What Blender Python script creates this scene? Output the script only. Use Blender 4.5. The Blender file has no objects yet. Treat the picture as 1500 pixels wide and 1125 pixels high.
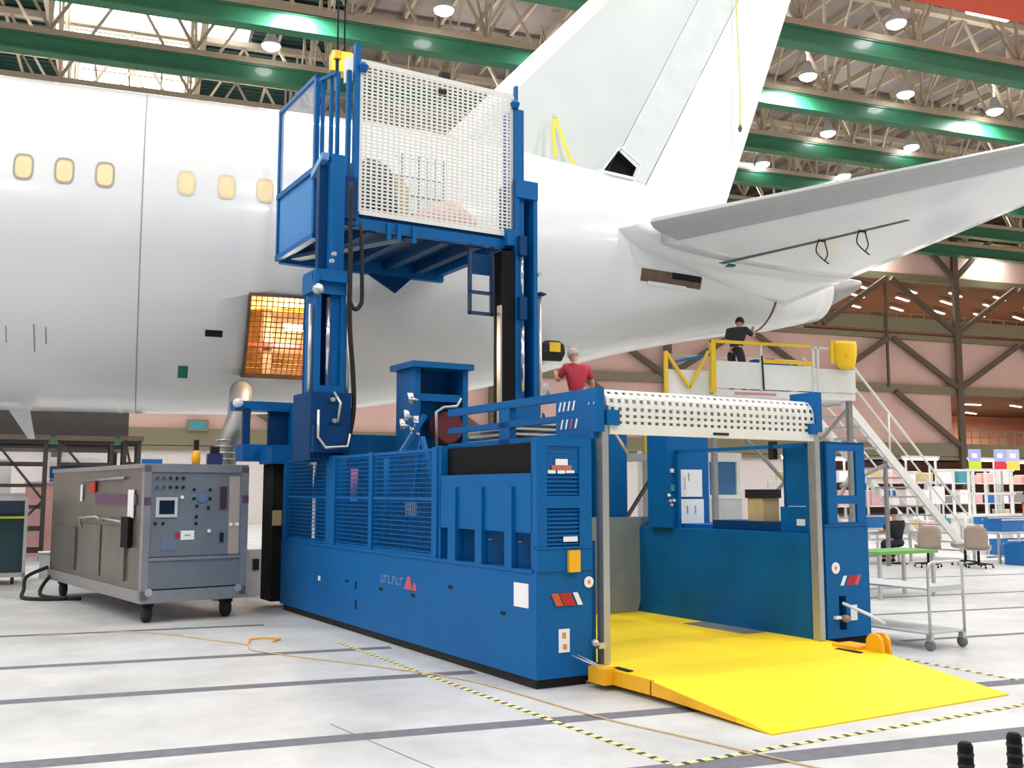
import bpy, bmesh, math, random
from mathutils import Vector, Matrix
random.seed(7)
C = bpy.context.scene.collection
R = math.radians
V = Vector

# ------------------------------------------------------------------ materials
def lin(c):
    return c / 12.92 if c <= 0.04045 else ((c + 0.055) / 1.055) ** 2.4
def rgb(r, g, b):
    return (lin(r / 255), lin(g / 255), lin(b / 255), 1)
MATS = {}
def mat(name, col, rough=0.5, metal=0.0, var=0.06, scale=6.0, coat=0.0, bump=0.0, emit=0.0, ecol=None, alpha=1.0, trans=0.0, spec=0.5):
    if name in MATS: return MATS[name]
    m = bpy.data.materials.new(name); m.use_nodes = True
    nt = m.node_tree; p = nt.nodes['Principled BSDF']
    c = rgb(*col)
    p.inputs['Roughness'].default_value = rough
    p.inputs['Metallic'].default_value = metal
    p.inputs['Coat Weight'].default_value = coat
    p.inputs['Coat Roughness'].default_value = 0.06
    p.inputs['Specular IOR Level'].default_value = spec
    p.inputs['Alpha'].default_value = alpha
    p.inputs['Transmission Weight'].default_value = trans
    if var > 0:
        tc = nt.nodes.new('ShaderNodeTexCoord'); n = nt.nodes.new('ShaderNodeTexNoise')
        n.inputs['Scale'].default_value = scale; n.inputs['Detail'].default_value = 5
        nt.links.new(tc.outputs['Object'], n.inputs['Vector'])
        r = nt.nodes.new('ShaderNodeMapRange'); r.inputs['From Min'].default_value = 0.3; r.inputs['From Max'].default_value = 0.7
        r.inputs['To Min'].default_value = 1 - var; r.inputs['To Max'].default_value = 1 + var
        nt.links.new(n.outputs['Fac'], r.inputs['Value'])
        mx = nt.nodes.new('ShaderNodeVectorMath'); mx.operation = 'SCALE'
        mx.inputs[0].default_value = c[:3]
        nt.links.new(r.outputs['Result'], mx.inputs['Scale'])
        nt.links.new(mx.outputs['Vector'], p.inputs['Base Color'])
        if bump > 0:
            b = nt.nodes.new('ShaderNodeBump'); b.inputs['Strength'].default_value = bump; b.inputs['Distance'].default_value = 0.02
            nt.links.new(n.outputs['Fac'], b.inputs['Height']); nt.links.new(b.outputs['Normal'], p.inputs['Normal'])
    else:
        p.inputs['Base Color'].default_value = c
    if emit > 0:
        p.inputs['Emission Color'].default_value = rgb(*(ecol or col)); p.inputs['Emission Strength'].default_value = emit
    MATS[name] = m
    return m

BLUE = mat('blue_paint', (0, 96, 162), 0.5, var=0.04, scale=2.0, spec=.22)
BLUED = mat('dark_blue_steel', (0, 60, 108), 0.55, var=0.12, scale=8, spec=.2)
YEL = mat('yellow_ramp_paint', (253, 217, 12), 0.55, var=0.03, scale=3)
YEL2 = mat('yellow_orange_paint', (244, 180, 22), 0.45, var=0.06)
YELW = mat('yellow_rail_paint', (240, 200, 40), 0.45, var=0.05)
WHT = mat('white_powder_coat', (232, 232, 226), 0.5, var=0.03)
SKIN = mat('aircraft_white_paint', (230, 232, 233), 0.22, coat=0.6, var=0.012, scale=0.6)
FING = mat('fin_grey_primer', (206, 213, 212), 0.4, var=0.03, scale=1.2)
FINB = mat('fin_pale_grey_primer', (214, 220, 221), 0.4, var=0.05, scale=2.5)
LEG = mat('bare_leading_edge_grey', (178, 180, 180), 0.35, metal=0.2, var=0.02)
ALU = mat('brushed_aluminium', (190, 190, 188), 0.35, metal=0.7, var=0.05, scale=10)
ALUD = mat('dull_aluminium', (150, 150, 148), 0.45, metal=0.5, var=0.08, scale=5)
STEEL = mat('pale_steel', (205, 205, 200), 0.3, metal=0.6, var=0.05)
BLK = mat('black_rubber', (20, 20, 22), 0.7, var=0.15)
BLKG = mat('black_gloss_panel', (20, 18, 18), 0.6, var=0.1, spec=.15)
DARK = mat('dark_void', (12, 13, 16), 0.9, var=0.2)
GREEN = mat('green_girder_paint', (44, 116, 84), 0.4, coat=0.3, var=0.08, scale=1.5)
BEIGE = mat('beige_truss_paint', (178, 164, 142), 0.55, var=0.06)
ROOF = mat('roof_deck_grey', (142, 130, 124), 0.8, var=0.15, scale=0.8)
DGREEN = mat('dark_green_cladding', (36, 62, 58), 0.6, var=0.12, scale=0.8)
PINK = mat('pink_wall_panel', (222, 186, 174), 0.7, var=0.06, scale=0.5)
OLIVE = mat('olive_wall_steel', (132, 124, 98), 0.55, var=0.08)
OLIVD = mat('brown_wall_steel', (98, 84, 70), 0.6, var=0.08)
WWALL = mat('white_partition', (228, 220, 218), 0.6, var=0.04)
ORANGE = mat('orange_crane_paint', (196, 62, 20), 0.45, var=0.06)
SILVER = mat('chrome_rod', (230, 230, 232), 0.15, metal=0.9, var=0.0)
PAPER = mat('white_paper', (242, 243, 244), 0.7, var=0.02)
RED = mat('red_plastic', (196, 30, 40), 0.45, var=0.05)
INKG = mat('faint_grey_ink', (160, 164, 168), 0.7, var=0.1)
INKO = mat('orange_ink', (214, 150, 84), 0.7, var=0.1)
LOGOG = mat('worn_grey_lettering', (92, 132, 172), 0.5, var=0.1)
GRNT = mat('green_tape', (22, 118, 96), 0.6, var=0.05)
TANP = mat('window_cover_film', (247, 218, 168), 0.55, var=0.04)
GRYF = mat('window_grey_rim', (168, 158, 146), 0.5, var=0.05)
TANF = mat('window_tan_rim', (216, 204, 178), 0.5, var=0.05)
CHAIR = mat('taupe_chair_fabric', (172, 154, 138), 0.8, var=0.08, scale=30)
LTGR = mat('light_grey_plastic', (200, 202, 204), 0.5, var=0.04)
BIN = mat('bright_blue_bin', (20, 106, 176), 0.4, var=0.05)
TEAL = mat('teal_plastic', (60, 150, 160), 0.4, var=0.06)
PANEL = mat('cart_panel_blue_grey', (118, 128, 137), 0.45, metal=0.2, var=0.05, scale=4)  # darkened so the colour carries the shade on the cart front
CART = mat('cart_stainless', (122, 117, 110), 0.34, metal=0.55, var=0.12, scale=2)
CARTL = mat('cart_light_steel', (158, 158, 160), 0.35, metal=0.5, var=0.06)
PURP = mat('purple_stripe', (96, 64, 96), 0.5, var=0.1)
CARGO = mat('cargo_lining_orange', (236, 188, 104), 0.6, var=0.25, scale=3)
NET = mat('tan_cargo_net', (120, 92, 50), 0.8, var=0.1)
BROWN = mat('brown_structure', (108, 84, 66), 0.7, var=0.2, scale=6)
TEALD = mat('dark_teal_tarp', (38, 66, 72), 0.7, var=0.2, scale=3)
SCAF = mat('dark_scaffold_steel', (60, 54, 54), 0.6, var=0.1)
SKINP = mat('person_skin', (214, 160, 134), 0.6, var=0.04)
REDSH = mat('dusty_red_cotton', (190, 58, 76), 0.85, var=0.08, scale=12)
DSH = mat('charcoal_cotton', (52, 48, 56), 0.85, var=0.1, scale=12)
BSH = mat('black_cotton', (30, 34, 34), 0.85, var=0.1, scale=12)
GSH = mat('pale_grey_cotton', (190, 186, 184), 0.85, var=0.08, scale=12)
DENIM = mat('dark_denim', (52, 62, 84), 0.85, var=0.1, scale=20)
HAIRG = mat('grey_hair', (186, 170, 160), 0.8, var=0.2, scale=40)
HAIRD = mat('dark_hair', (42, 32, 28), 0.7, var=0.2, scale=40)
STRAP = mat('yellow_strap', (232, 216, 70), 0.7, var=0.08)
HOSEY = mat('tan_air_hose', (206, 178, 130), 0.6, var=0.08)
PINKC = mat('pink_cloth', (232, 178, 172), 0.85, var=0.08)
BAGG = mat('dark_green_bag', (72, 84, 78), 0.85, var=0.3, scale=7)
TANB = mat('tan_board', (206, 182, 130), 0.7, var=0.08)
GTOP = mat('green_bench_top', (116, 176, 92), 0.6, var=0.06)
MAROON = mat('dark_red_reel', (100, 30, 40), 0.6, var=0.1)
CLEAR = mat('clear_polycarbonate', (225, 232, 240), 0.08, var=0, alpha=0.32)  # pale tint and alpha also carry the grey-white reflection on the pane
BLUEG = mat('blue_booth_glass', (70, 120, 165), 0.15, var=0.1, scale=2)
LAMPE = mat('lamp_lens_glow', (255, 255, 255), 0.4, var=0, emit=14)
TUBEE = mat('tube_glow', (255, 244, 236), 0.4, var=0, emit=9)
WARMT = mat('warm_tube_glow', (255, 226, 205), 0.4, var=0, emit=5)
DAYL = mat('daylight_panel', (250, 252, 255), 0.5, var=0, emit=4.5)
SCREEN = mat('dark_screen', (28, 40, 54), 0.15, var=0.05)
LILAC = mat('lilac_sign_print', (168, 178, 226), 0.6, var=0.06)
LIME = mat('lime_sign_print', (206, 220, 60), 0.6, var=0.05)
SIGNR = mat('red_sign_print', (216, 52, 70), 0.6, var=0.05)
SIGNY = mat('yellow_sign_print', (244, 216, 90), 0.6, var=0.05)

# floor: pale sealed concrete with stains
def floor_mat():
    m = bpy.data.materials.new('sealed_concrete'); m.use_nodes = True
    nt = m.node_tree; p = nt.nodes['Principled BSDF']
    tc = nt.nodes.new('ShaderNodeTexCoord')
    n1 = nt.nodes.new('ShaderNodeTexNoise'); n1.inputs['Scale'].default_value = 0.9; n1.inputs['Detail'].default_value = 8; n1.inputs['Roughness'].default_value = 0.65
    n2 = nt.nodes.new('ShaderNodeTexNoise'); n2.inputs['Scale'].default_value = 5; n2.inputs['Detail'].default_value = 6
    for n in (n1, n2): nt.links.new(tc.outputs['Object'], n.inputs['Vector'])
    cr = nt.nodes.new('ShaderNodeValToRGB')
    cr.color_ramp.elements[0].position = 0.25; cr.color_ramp.elements[0].color = rgb(182, 183, 183)
    cr.color_ramp.elements[1].position = 0.62; cr.color_ramp.elements[1].color = rgb(217, 218, 218)
    nt.links.new(n1.outputs['Fac'], cr.inputs['Fac'])
    mx = nt.nodes.new('ShaderNodeMixRGB'); mx.blend_type = 'MULTIPLY'; mx.inputs['Fac'].default_value = 0.16
    nt.links.new(cr.outputs['Color'], mx.inputs['Color1']); nt.links.new(n2.outputs['Fac'], mx.inputs['Color2'])
    nt.links.new(mx.outputs['Color'], p.inputs['Base Color'])
    p.inputs['Roughness'].default_value = 0.42
    return m
FLOORM = floor_mat()

# ------------------------------------------------------------------ mesh builder
class MB:
    def __init__(s): s.bm = bmesh.new()
    def faces(s, vs, fs):
        b = [s.bm.verts.new(v) for v in vs]
        for f in fs:
            try: s.bm.faces.new([b[i] for i in f])
            except ValueError: pass
        return s
    def box(s, x0, x1, y0, y1, z0, z1):
        vs = [(x, y, z) for z in (z0, z1) for y in (y0, y1) for x in (x0, x1)]
        return s.faces(vs, [(0, 2, 3, 1), (4, 5, 7, 6), (0, 1, 5, 4), (2, 6, 7, 3), (0, 4, 6, 2), (1, 3, 7, 5)])
    def beam(s, p, q, w, h, up=(0, 0, 1)):
        p, q = V(p), V(q); d = (q - p).normalized(); u = V(up)
        if abs(d.dot(u)) > 0.98: u = V((0, 1, 0))
        a = d.cross(u).normalized(); b = a.cross(d).normalized()
        vs = [e + a * (i * w / 2) + b * (j * h / 2) for e in (p, q) for j in (-1, 1) for i in (-1, 1)]
        return s.faces(vs, [(0, 1, 3, 2), (4, 6, 7, 5), (0, 4, 5, 1), (2, 3, 7, 6), (0, 2, 6, 4), (1, 5, 7, 3)])
    def tube(s, pts, r, n=8, cap=True):
        pts = [V(p) for p in pts]; rings = []; prev = None
        for i, p in enumerate(pts):
            d = (pts[min(i + 1, len(pts) - 1)] - pts[max(i - 1, 0)]).normalized()
            if prev is None:
                u = V((0, 0, 1)) if abs(d.z) < 0.9 else V((1, 0, 0))
                a = d.cross(u).normalized()
            else: a = (prev - d * prev.dot(d)).normalized()
            prev = a; b = d.cross(a)
            rr = r[i] if isinstance(r, (list, tuple)) else r
            rings.append([s.bm.verts.new(p + (a * math.cos(t) + b * math.sin(t)) * rr) for t in [2 * math.pi * k / n for k in range(n)]])
        for A, B in zip(rings, rings[1:]):
            for k in range(n): s.bm.faces.new((A[k], A[(k + 1) % n], B[(k + 1) % n], B[k]))
        if cap:
            s.bm.faces.new(list(reversed(rings[0]))); s.bm.faces.new(rings[-1])
        return s
    def cyl(s, p, q, r, n=16): return s.tube([p, q], r, n)
    def lathe(s, prof, c=(0, 0, 0), n=20, ax='z'):
        rings = []
        for r, h in prof:
            ring = []
            for k in range(n):
                t = 2 * math.pi * k / n; x, y = r * math.cos(t), r * math.sin(t)
                q = {'z': (x, y, h), 'y': (x, h, y), 'x': (h, x, y)}[ax]
                ring.append(s.bm.verts.new(V(c) + V(q)))
            rings.append(ring)
        for A, B in zip(rings, rings[1:]):
            for k in range(n): s.bm.faces.new((A[k], A[(k + 1) % n], B[(k + 1) % n], B[k]))
        s.bm.faces.new(list(reversed(rings[0]))); s.bm.faces.new(rings[-1])
        return s
    def prism(s, poly, ext):
        n = len(poly); e = V(ext)
        vs = [V(p) for p in poly] + [V(p) + e for p in poly]
        fs = [tuple(range(n)), tuple(range(2 * n - 1, n - 1, -1))] + [(i, i + n, (i + 1) % n + n, (i + 1) % n) for i in range(n)]
        return s.faces(vs, fs)
    def loft(s, rings, caps=True):
        R_ = [[s.bm.verts.new(p) for p in r] for r in rings]; n = len(R_[0])
        for A, B in zip(R_, R_[1:]):
            for k in range(n): s.bm.faces.new((A[k], A[(k + 1) % n], B[(k + 1) % n], B[k]))
        if caps:
            s.bm.faces.new(list(reversed(R_[0]))); s.bm.faces.new(R_[-1])
        return s
    def obj(s, name, m, parent=None, bevel=0.0, smooth=False, seg=2):
        if bevel > 0:
            es = [e for e in s.bm.edges if len(e.link_faces) == 2 and e.calc_face_angle(0) > 0.5]
            bmesh.ops.bevel(s.bm, geom=es, offset=bevel, segments=seg, affect='EDGES', profile=0.5, clamp_overlap=True)
        bmesh.ops.recalc_face_normals(s.bm, faces=s.bm.faces)
        me = bpy.data.meshes.new(name); s.bm.to_mesh(me); s.bm.free()
        for mm in (m if isinstance(m, (list, tuple)) else [m]): me.materials.append(mm)
        if smooth:
            for p in me.polygons: p.use_smooth = True
        o = bpy.data.objects.new(name, me); C.objects.link(o)
        if parent: o.parent = parent
        return o
def bx(name, parent, m, boxes, bevel=0.0, label=None):
    b = MB()
    for q in boxes: b.box(*q)
    o = b.obj(name, m, parent, bevel)
    if label: o['label'] = label
    return o
def catmull(P, k=5):
    P = [V(p) for p in P]; Q = [P[0]] + P + [P[-1]]; out = []
    for i in range(1, len(Q) - 2):
        for j in range(k):
            t = j / k; a, b_, c, d = Q[i - 1:i + 3]
            out.append(.5 * (2 * b_ + (c - a) * t + (2 * a - 5 * b_ + 4 * c - d) * t * t + (3 * b_ - a - 3 * c + d) * t ** 3))
    return out + [P[-1]]
def tubes(name, parent, m, lines, r, n=8, smooth=True, label=None):
    b = MB()
    if ('hose' in name or 'cable' in name or name == 'line') and len(lines[0]) > 2: lines = [catmull(l) for l in lines]
    for l in lines: b.tube(l, r, n)
    o = b.obj(name, m, parent, smooth=smooth)
    if label: o['label'] = label
    return o
def tag(o, label, cat, group=None):
    o['label'] = label; o['category'] = cat
    if group: o['group'] = group
    return o
def thing(name, label, cat, loc=(0, 0, 0), rz=0.0, group=None):
    o = bpy.data.objects.new(name, None); C.objects.link(o)
    o.location = loc; o.rotation_euler = (0, 0, rz); o.empty_display_size = 0.2
    return tag(o, label, cat, group)
def struct(o): o['kind'] = 'structure'; return o
def dup(root, loc, rz=None, label=None, group=None):
    r = root.copy(); C.objects.link(r); r.location = loc
    if rz is not None: r.rotation_euler = (0, 0, rz)
    if label: r['label'] = label
    if group: r['group'] = group
    for ch in list(root.children):
        c = ch.copy(); C.objects.link(c); c.parent = r
        for g in ch.children:
            d = g.copy(); C.objects.link(d); d.parent = c
    return r
def boolean_cut(o, cutter_mb):
    me = bpy.data.meshes.new('cutter'); bmesh.ops.recalc_face_normals(cutter_mb.bm, faces=cutter_mb.bm.faces)
    for f in cutter_mb.bm.faces: f.material_index = 1
    cutter_mb.bm.to_mesh(me); cutter_mb.bm.free()
    me.materials.append(o.data.materials[0]); me.materials.append(o.data.materials[1])
    c = bpy.data.objects.new('cutter', me); C.objects.link(c)
    c.matrix_world = Matrix.Identity(4)
    md = o.modifiers.new('cut', 'BOOLEAN'); md.object = c; md.operation = 'DIFFERENCE'; md.solver = 'EXACT'
    dg = bpy.context.evaluated_depsgraph_get(); dg.update()
    nm = bpy.data.meshes.new_from_object(o.evaluated_get(dg))
    o.modifiers.clear(); old = o.data; o.data = nm; nm.name = old.name + '_cut'
    bpy.data.objects.remove(c); bpy.data.meshes.remove(old)

# ------------------------------------------------------------------ camera
cam = bpy.data.cameras.new('camera'); camo = bpy.data.objects.new('camera', cam); C.objects.link(camo)
cam.sensor_width = 36; cam.lens = 36 * 1474.07 / 1500; cam.clip_end = 400; cam.clip_start = 0.05
camo.location = (0, 0, 1.7); camo.rotation_euler = (R(96.0774), 0, R(-19.9925))
bpy.context.scene.camera = camo
sc = bpy.context.scene
sc.view_settings.view_transform = 'Standard'; sc.view_settings.look = 'None'; sc.view_settings.gamma = 1
sc.view_settings.use_curve_mapping = False; sc.view_settings.exposure = 0.3

# ------------------------------------------------------------------ setting
ROOFZ = 24.6
XL, XR, YF, YB = -34, 78, -10, 104
struct(MB().box(XL, XR, YF, YB, -0.3, 0).obj('floor', FLOORM))
# roof decking with ribs running away from the camera; skylight hole left open
SKX0, SKX1, SKY0, SKY1 = -5.0, 1.85, 44.6, 59.6
b = MB()
b.box(XL, XR, YF, SKY0, ROOFZ, ROOFZ + .3); b.box(XL, XR, SKY1, YB, ROOFZ, ROOFZ + .3)
b.box(XL, SKX0, SKY0, SKY1, ROOFZ, ROOFZ + .3); b.box(4.2, XR, SKY0, SKY1, ROOFZ, ROOFZ + .3)
b.box(SKX1, 4.2, SKY0, 48.6, ROOFZ, ROOFZ + .3); b.box(SKX1, 4.2, 51.4, SKY1, ROOFZ, ROOFZ + .3)
b.box(SKX1, 2.15, 48.6, 51.4, ROOFZ, ROOFZ + .3)
struct(b.obj('ceiling', ROOF))
struct(MB().box(SKX0, SKX1, SKY0, SKY1, ROOFZ + .12, ROOFZ + .2).obj('window_1', DAYL))
struct(MB().box(2.15, 4.2, 48.6, 51.4, ROOFZ + .12, ROOFZ + .2).obj('window_2', DAYL))
b = MB()
for k in range(62): b.box(XL + 1.8 * k - .07, XL + 1.8 * k + .07, 22, YB, ROOFZ - .32, ROOFZ) if not (SKX0 - 1 < XL + 1.8 * k < 4.6) else None
struct(b.obj('trim_1', BEIGE))
b = MB()      # dark green ribbed underside around the skylight
for x0, x1, y0, y1 in ((2.1, 9.0, 51.5, 62), (4.3, 8.2, 44.5, 51.5), (-12, -5.1, 44.5, 62)):
    b.box(x0, x1, y0, y1, ROOFZ - .1, ROOFZ - .04)
    k = y0
    while k < y1: b.box(x0, x1, k, k + .22, ROOFZ - .2, ROOFZ - .1); k += .55
struct(b.obj('trim_2', DGREEN))
b = MB()      # glazing bars and jambs of the skylight
for x in (-3.3, -1.6, 0.1): b.box(x - .05, x + .05, 55.2, SKY1, ROOFZ - .05, ROOFZ + .1)
for y in (52.4, 55.2, 57.4): b.box(SKX0, SKX1, y - .06, y + .06, ROOFZ - .06, ROOFZ + .1)
for x in (SKX0 + .1, SKX1 + .1): b.box(x - .16, x + .16, SKY0, SKY1, ROOFZ - .9, ROOFZ + .1)
struct(b.obj('trim_3', BEIGE))
# back wall: pink panels up to 19.8 m with open mezzanine bays to the right
YW = 56.0
b = MB()
b.box(XL, 41.2, YW, YW + .3, 4.2, 19.8); b.box(41.2, XR, YW, YW + .3, 8.8, 12.6); b.box(41.2, XR, YW, YW + .3, 16.6, 19.8)
b.box(41.2, 53.4, YW, YW + .3, 4.2, 8.8)
struct(b.obj('wall_back', PINK))
struct(MB().box(XL, 41.2, YW + .02, YW + .3, 0, 4.2).obj('wall_lower_back', WWALL))
struct(MB().box(XL - .3, XL, YF, YB, 0, ROOFZ).obj('wall_left', WWALL))
struct(MB().box(XR, XR + .3, YF, YB, 0, ROOFZ).obj('wall_right', PINK))
struct(MB().box(XL, XR, YB, YB + .3, 0, ROOFZ).obj('wall_far', ROOF))
b = MB()      # mezzanine slabs and rear partitions behind the wall frame
b.box(41.2, XR, YW + .3, YW + 16, 12.4, 12.8); b.box(41.2, XR, YW + .3, YW + 16, 4.3, 4.7)
b.box(41.2, XR, YW + .3, YW + 16, 8.5, 8.9); b.box(41.2, XR, YW + .3, YW + 16, 16.5, 16.9)
struct(b.obj('trim_4', BROWN))
struct(MB().box(41.2, XR, YW + 16, YW + 16.2, 0, 16.5).obj('wall_mezzanine', mat('mezzanine_pinkish_wall', (214, 160, 134), 0.7, var=0.15, scale=0.7)))
b = MB()
for z, h in ((16.6, .5), (13.25, .95), (12.35, .3), (8.75, .55), (4.55, .9), (3.95, .22)):
    b.box(XL, XR, YW - .35, YW - .02, z - h / 2, z + h / 2)
struct(b.obj('trim_5', OLIVE))
b = MB()
for x in (53.8, 65.4, 30.6, 19.0, 7.4, -4.2): b.box(x - .24, x + .24, YW - .6, YW - .36, 0, 20)
b.box(47.6, 47.75, YW - .5, YW - .36, 8.8, 16.4)
struct(b.obj('trim_6', OLIVD))
b = MB()
for k in range(-5, 2):
    x = 53.8 + 11.6 * k
    for sgn in (-1, 1):
        for z0, z1 in ((12.9, 16.4), (8.95, 12.2), (16.9, 20.5), (4.9, 8.5)):
            if z0 == 4.9 and sgn == 1: continue
            b.beam((x + sgn * .2, YW - .45, z0), (x + sgn * (4.2 if z0 == 16.9 else 5.6), YW - .45, z1), .24, .34)
struct(b.obj('trim_7', OLIVD))
b = MB()      # railings on the mezzanine edges
for z in (4.7, 12.8):
    for dz in (.45, .9): b.box(53.9 if z < 5 else 41.2, XR, YW - .3, YW - .25, z + .3 + dz, z + .36 + dz)
    for k in range(30):
        x = 54 + .8 * k if z < 5 else 41.5 + 1.2 * k
        b.box(x, x + .05, YW - .3, YW - .25, z + .2, z + 1.2)
struct(b.obj('trim_8', OLIVE))
# strip lights and clutter inside the mezzanine bays
def strip(loc, L, m, label, group=None, rz=0, rod=0, leg=0):
    t = thing('strip_light', label, 'ceiling light', loc, rz, group)
    bx('housing', t, LTGR, [(-L / 2, L / 2, -.12, .12, .03, .12)])
    bx('tube', t, m, [(-L / 2 + .05, L / 2 - .05, -.09, .09, -.03, .03)])
    if rod: bx('hanging_rod', t, LTGR, [(x - .015, x + .015, -.015, .015, .12, rod) for x in (-L / 2 + .2, L / 2 - .2)])
    if leg: bx('stand_leg', t, LTGR, [(x - .03, x + .03, -.03, .03, -leg, .04) for x in (-L / 2 + .1, L / 2 - .1)])
    return t
s0 = strip((45, 59, 16.2), 2.2, WARMT, 'glowing strip light inside the upper mezzanine of the pink wall', 'mezzanine strip lights')
k = 0
for iy, y in enumerate((57.8, 60.5, 64, 68)):
    for x in range(8):
        if iy == 0 and x == 0: continue
        dup(s0, (43.4 + 4.2 * x + (iy % 2) * 1.7, y, 16.15), R(25))
s1 = strip((57.5, 58.5, 8.1), 2.2, WARMT, 'glowing strip light inside the lower mezzanine of the pink wall', 'lower mezzanine strip lights')
for x, y in ((62, 58.5), (66.5, 59.5), (59, 64), (64, 65), (69, 63.5)): dup(s1, (x, y, 8.1), R(25))
al = bpy.data.lights.new('mezzanine_glow', 'AREA'); al.shape = 'RECTANGLE'; al.size = 28; al.size_y = 8; al.energy = 4500; al.color = (1, .86, .74)
for z in (16.05, 8.0):
    o = bpy.data.objects.new('mezzanine_glow', al); C.objects.link(o); o.location = (58, 64, z)

# floor tracks (dark grooves along the bay) and tape lines
b = MB()
for y, w, x0, x1 in ((7.15, .2, -8, 9.5), (9.28, .19, -8, 3.0), (11.02, .17, -8, 2.6), (13.4, .14, -8, 1.5), (5.68, .24, -3, 9.5)):
    b.box(x0, x1, y - w / 2, y + w / 2, 0.0003, 0.0012)
for y, x0 in ((9.5, 8.2), (11.6, 8.6), (13.4, 9.2), (16.2, 9), (19.5, 9)): b.box(x0, 26, y - .06, y + .06, 0.0003, 0.0012)
b.beam((2.0, 5.3, .0008), (1.35, 7.6, .0008), .01, .001)
struct(b.obj('trim_9', mat('dark_floor_groove', (106, 108, 116), 0.7, var=0.15, scale=10)))
def tape_mat():
    m = bpy.data.materials.new('hazard_stripe'); m.use_nodes = True
    nt = m.node_tree; p = nt.nodes['Principled BSDF']; p.inputs['Roughness'].default_value = .6
    tc = nt.nodes.new('ShaderNodeTexCoord'); sx = nt.nodes.new('ShaderNodeSeparateXYZ'); nt.links.new(tc.outputs['Object'], sx.inputs[0])
    mu = nt.nodes.new('ShaderNodeMath'); mu.operation = 'MULTIPLY'; mu.inputs[1].default_value = 1 / .12; nt.links.new(sx.outputs['X'], mu.inputs[0])
    fr = nt.nodes.new('ShaderNodeMath'); fr.operation = 'FRACT'; nt.links.new(mu.outputs[0], fr.inputs[0])
    gt = nt.nodes.new('ShaderNodeMath'); gt.operation = 'GREATER_THAN'; gt.inputs[1].default_value = .6; nt.links.new(fr.outputs[0], gt.inputs[0])
    mx = nt.nodes.new('ShaderNodeMixRGB'); mx.inputs['Color1'].default_value = rgb(240, 230, 150); mx.inputs['Color2'].default_value = rgb(66, 66, 58)
    nt.links.new(gt.outputs[0], mx.inputs['Fac']); nt.links.new(mx.outputs['Color'], p.inputs['Base Color'])
    return m
TAPEM = tape_mat()
def tape(p, q, label, w=.05, z=.0014):
    a, c = V((p[0], p[1], 0)), V((q[0], q[1], 0)); L = (c - a).length
    o = MB().box(0, L, -w / 2, w / 2, 0, .003).obj('hazard_tape', TAPEM)
    o.location = (p[0], p[1], z); o.rotation_euler = (0, 0, math.atan2(c.y - a.y, c.x - a.x))
    tag(o, label, 'floor tape')
tape((2.12, 11.6), (3.16, 5.79), 'yellow and black floor tape running beside the long left side of the blue loader')
tape((3.16, 5.75), (6.9, 6.41), 'yellow and black floor tape crossing in front of the yellow ramp')
tape((7.2, 9.6), (7.48, 7.2), 'faded floor tape right of the ramp near the push cart')

# ------------------------------------------------------------------ roof trusses with green runway beams
DX = 5.3
def truss(first, Y, label):
    if first is None:
        t = thing('roof_truss', label, 'roof truss', (0, Y, 0), 0, 'roof trusses across the hangar')
        g = MB()
        g.box(XL, XR, -.28, .28, 18.22, 18.30); g.box(XL, XR, -.045, .045, 18.3, 18.85); g.box(XL, XR, -.22, .22, 18.85, 18.92)
        # rounded lower face of the beam casing
        prof = [(-.16, 18.3), (-.17, 18.85), (.17, 18.85), (.16, 18.3)]
        g.loft([[(x, p[0], p[1]) for p in prof] for x in (XL, XR)])
        g.obj('green_beam', GREEN, t)
        bx('bottom_chord', t, BEIGE, [(XL, XR, -.2, .2, 18.95, 19.2)])
        bx('top_chord', t, BEIGE, [(XL, XR, -.18, .18, 23.9, 24.2)])
        members = []
        for nm, p, q, r in (('web_member', (0, 0, 19.2), (0, 0, 23.9), .11), ('web_member', (0, 0, 19.25), (DX / 2, 0, 23.9), .11), ('web_member', (0, 0, 19.25), (-DX / 2, 0, 23.9), .11),
                            ('cross_brace', (0, .1, 19.3), (0, 2.5, 23.9), .08), ('cross_brace', (0, -.1, 19.3), (0, -2.5, 23.9), .08)):
            o = MB().beam(p, q, r, r).obj(nm, BEIGE, t); o.location = (-4.0, 0, 0); members.append(o)
        for k in range(1, 14):
            for m0 in members:
                o = m0.copy(); C.objects.link(o); o.parent = t; o.location = (-4.0 + DX * k, 0, 0)
        return t
    return dup(first, (0, Y, 0), None, label)
names = ['roof truss with green beam, nearest one visible, above the tail fin at upper right',
         'roof truss with green beam, second from the camera, ending behind the tail fin at top',
         'roof truss with green beam, third from the camera, passing under the skylight',
         'roof truss with green beam, fourth from the camera, low beside the rudder edge',
         'roof truss with green beam, fifth from the camera, against the pink wall at right',
         'roof truss with green beam, farthest from the camera, mostly hidden by the tailplane']
T0 = None
for Y, nm in zip((30.2, 35.6, 40.6, 45.4, 50.4, 54.9), names):
    t = truss(T0, Y, nm)
    if T0 is None: T0 = t
# orange bridge crane beam at the upper right
t = thing('bridge_crane', 'orange overhead crane beam at the top right corner', 'crane', (0, 22, 0))
bx('beam', t, ORANGE, [(19.5, 40, -.35, .35, 16.2, 17.3), (19.5, 40, -.5, .5, 16.05, 16.2)], .02)
bx('hanger', t, BEIGE, [(20.5, 20.8, -.12, .12, 17.3, ROOFZ), (30, 30.3, -.12, .12, 17.3, ROOFZ), (39, 39.3, -.12, .12, 17.3, ROOFZ)])
bx('end_truck', t, ORANGE, [(19.2, 19.5, -1.2, 1.2, 16.3, 17.2)], .02)
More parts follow.
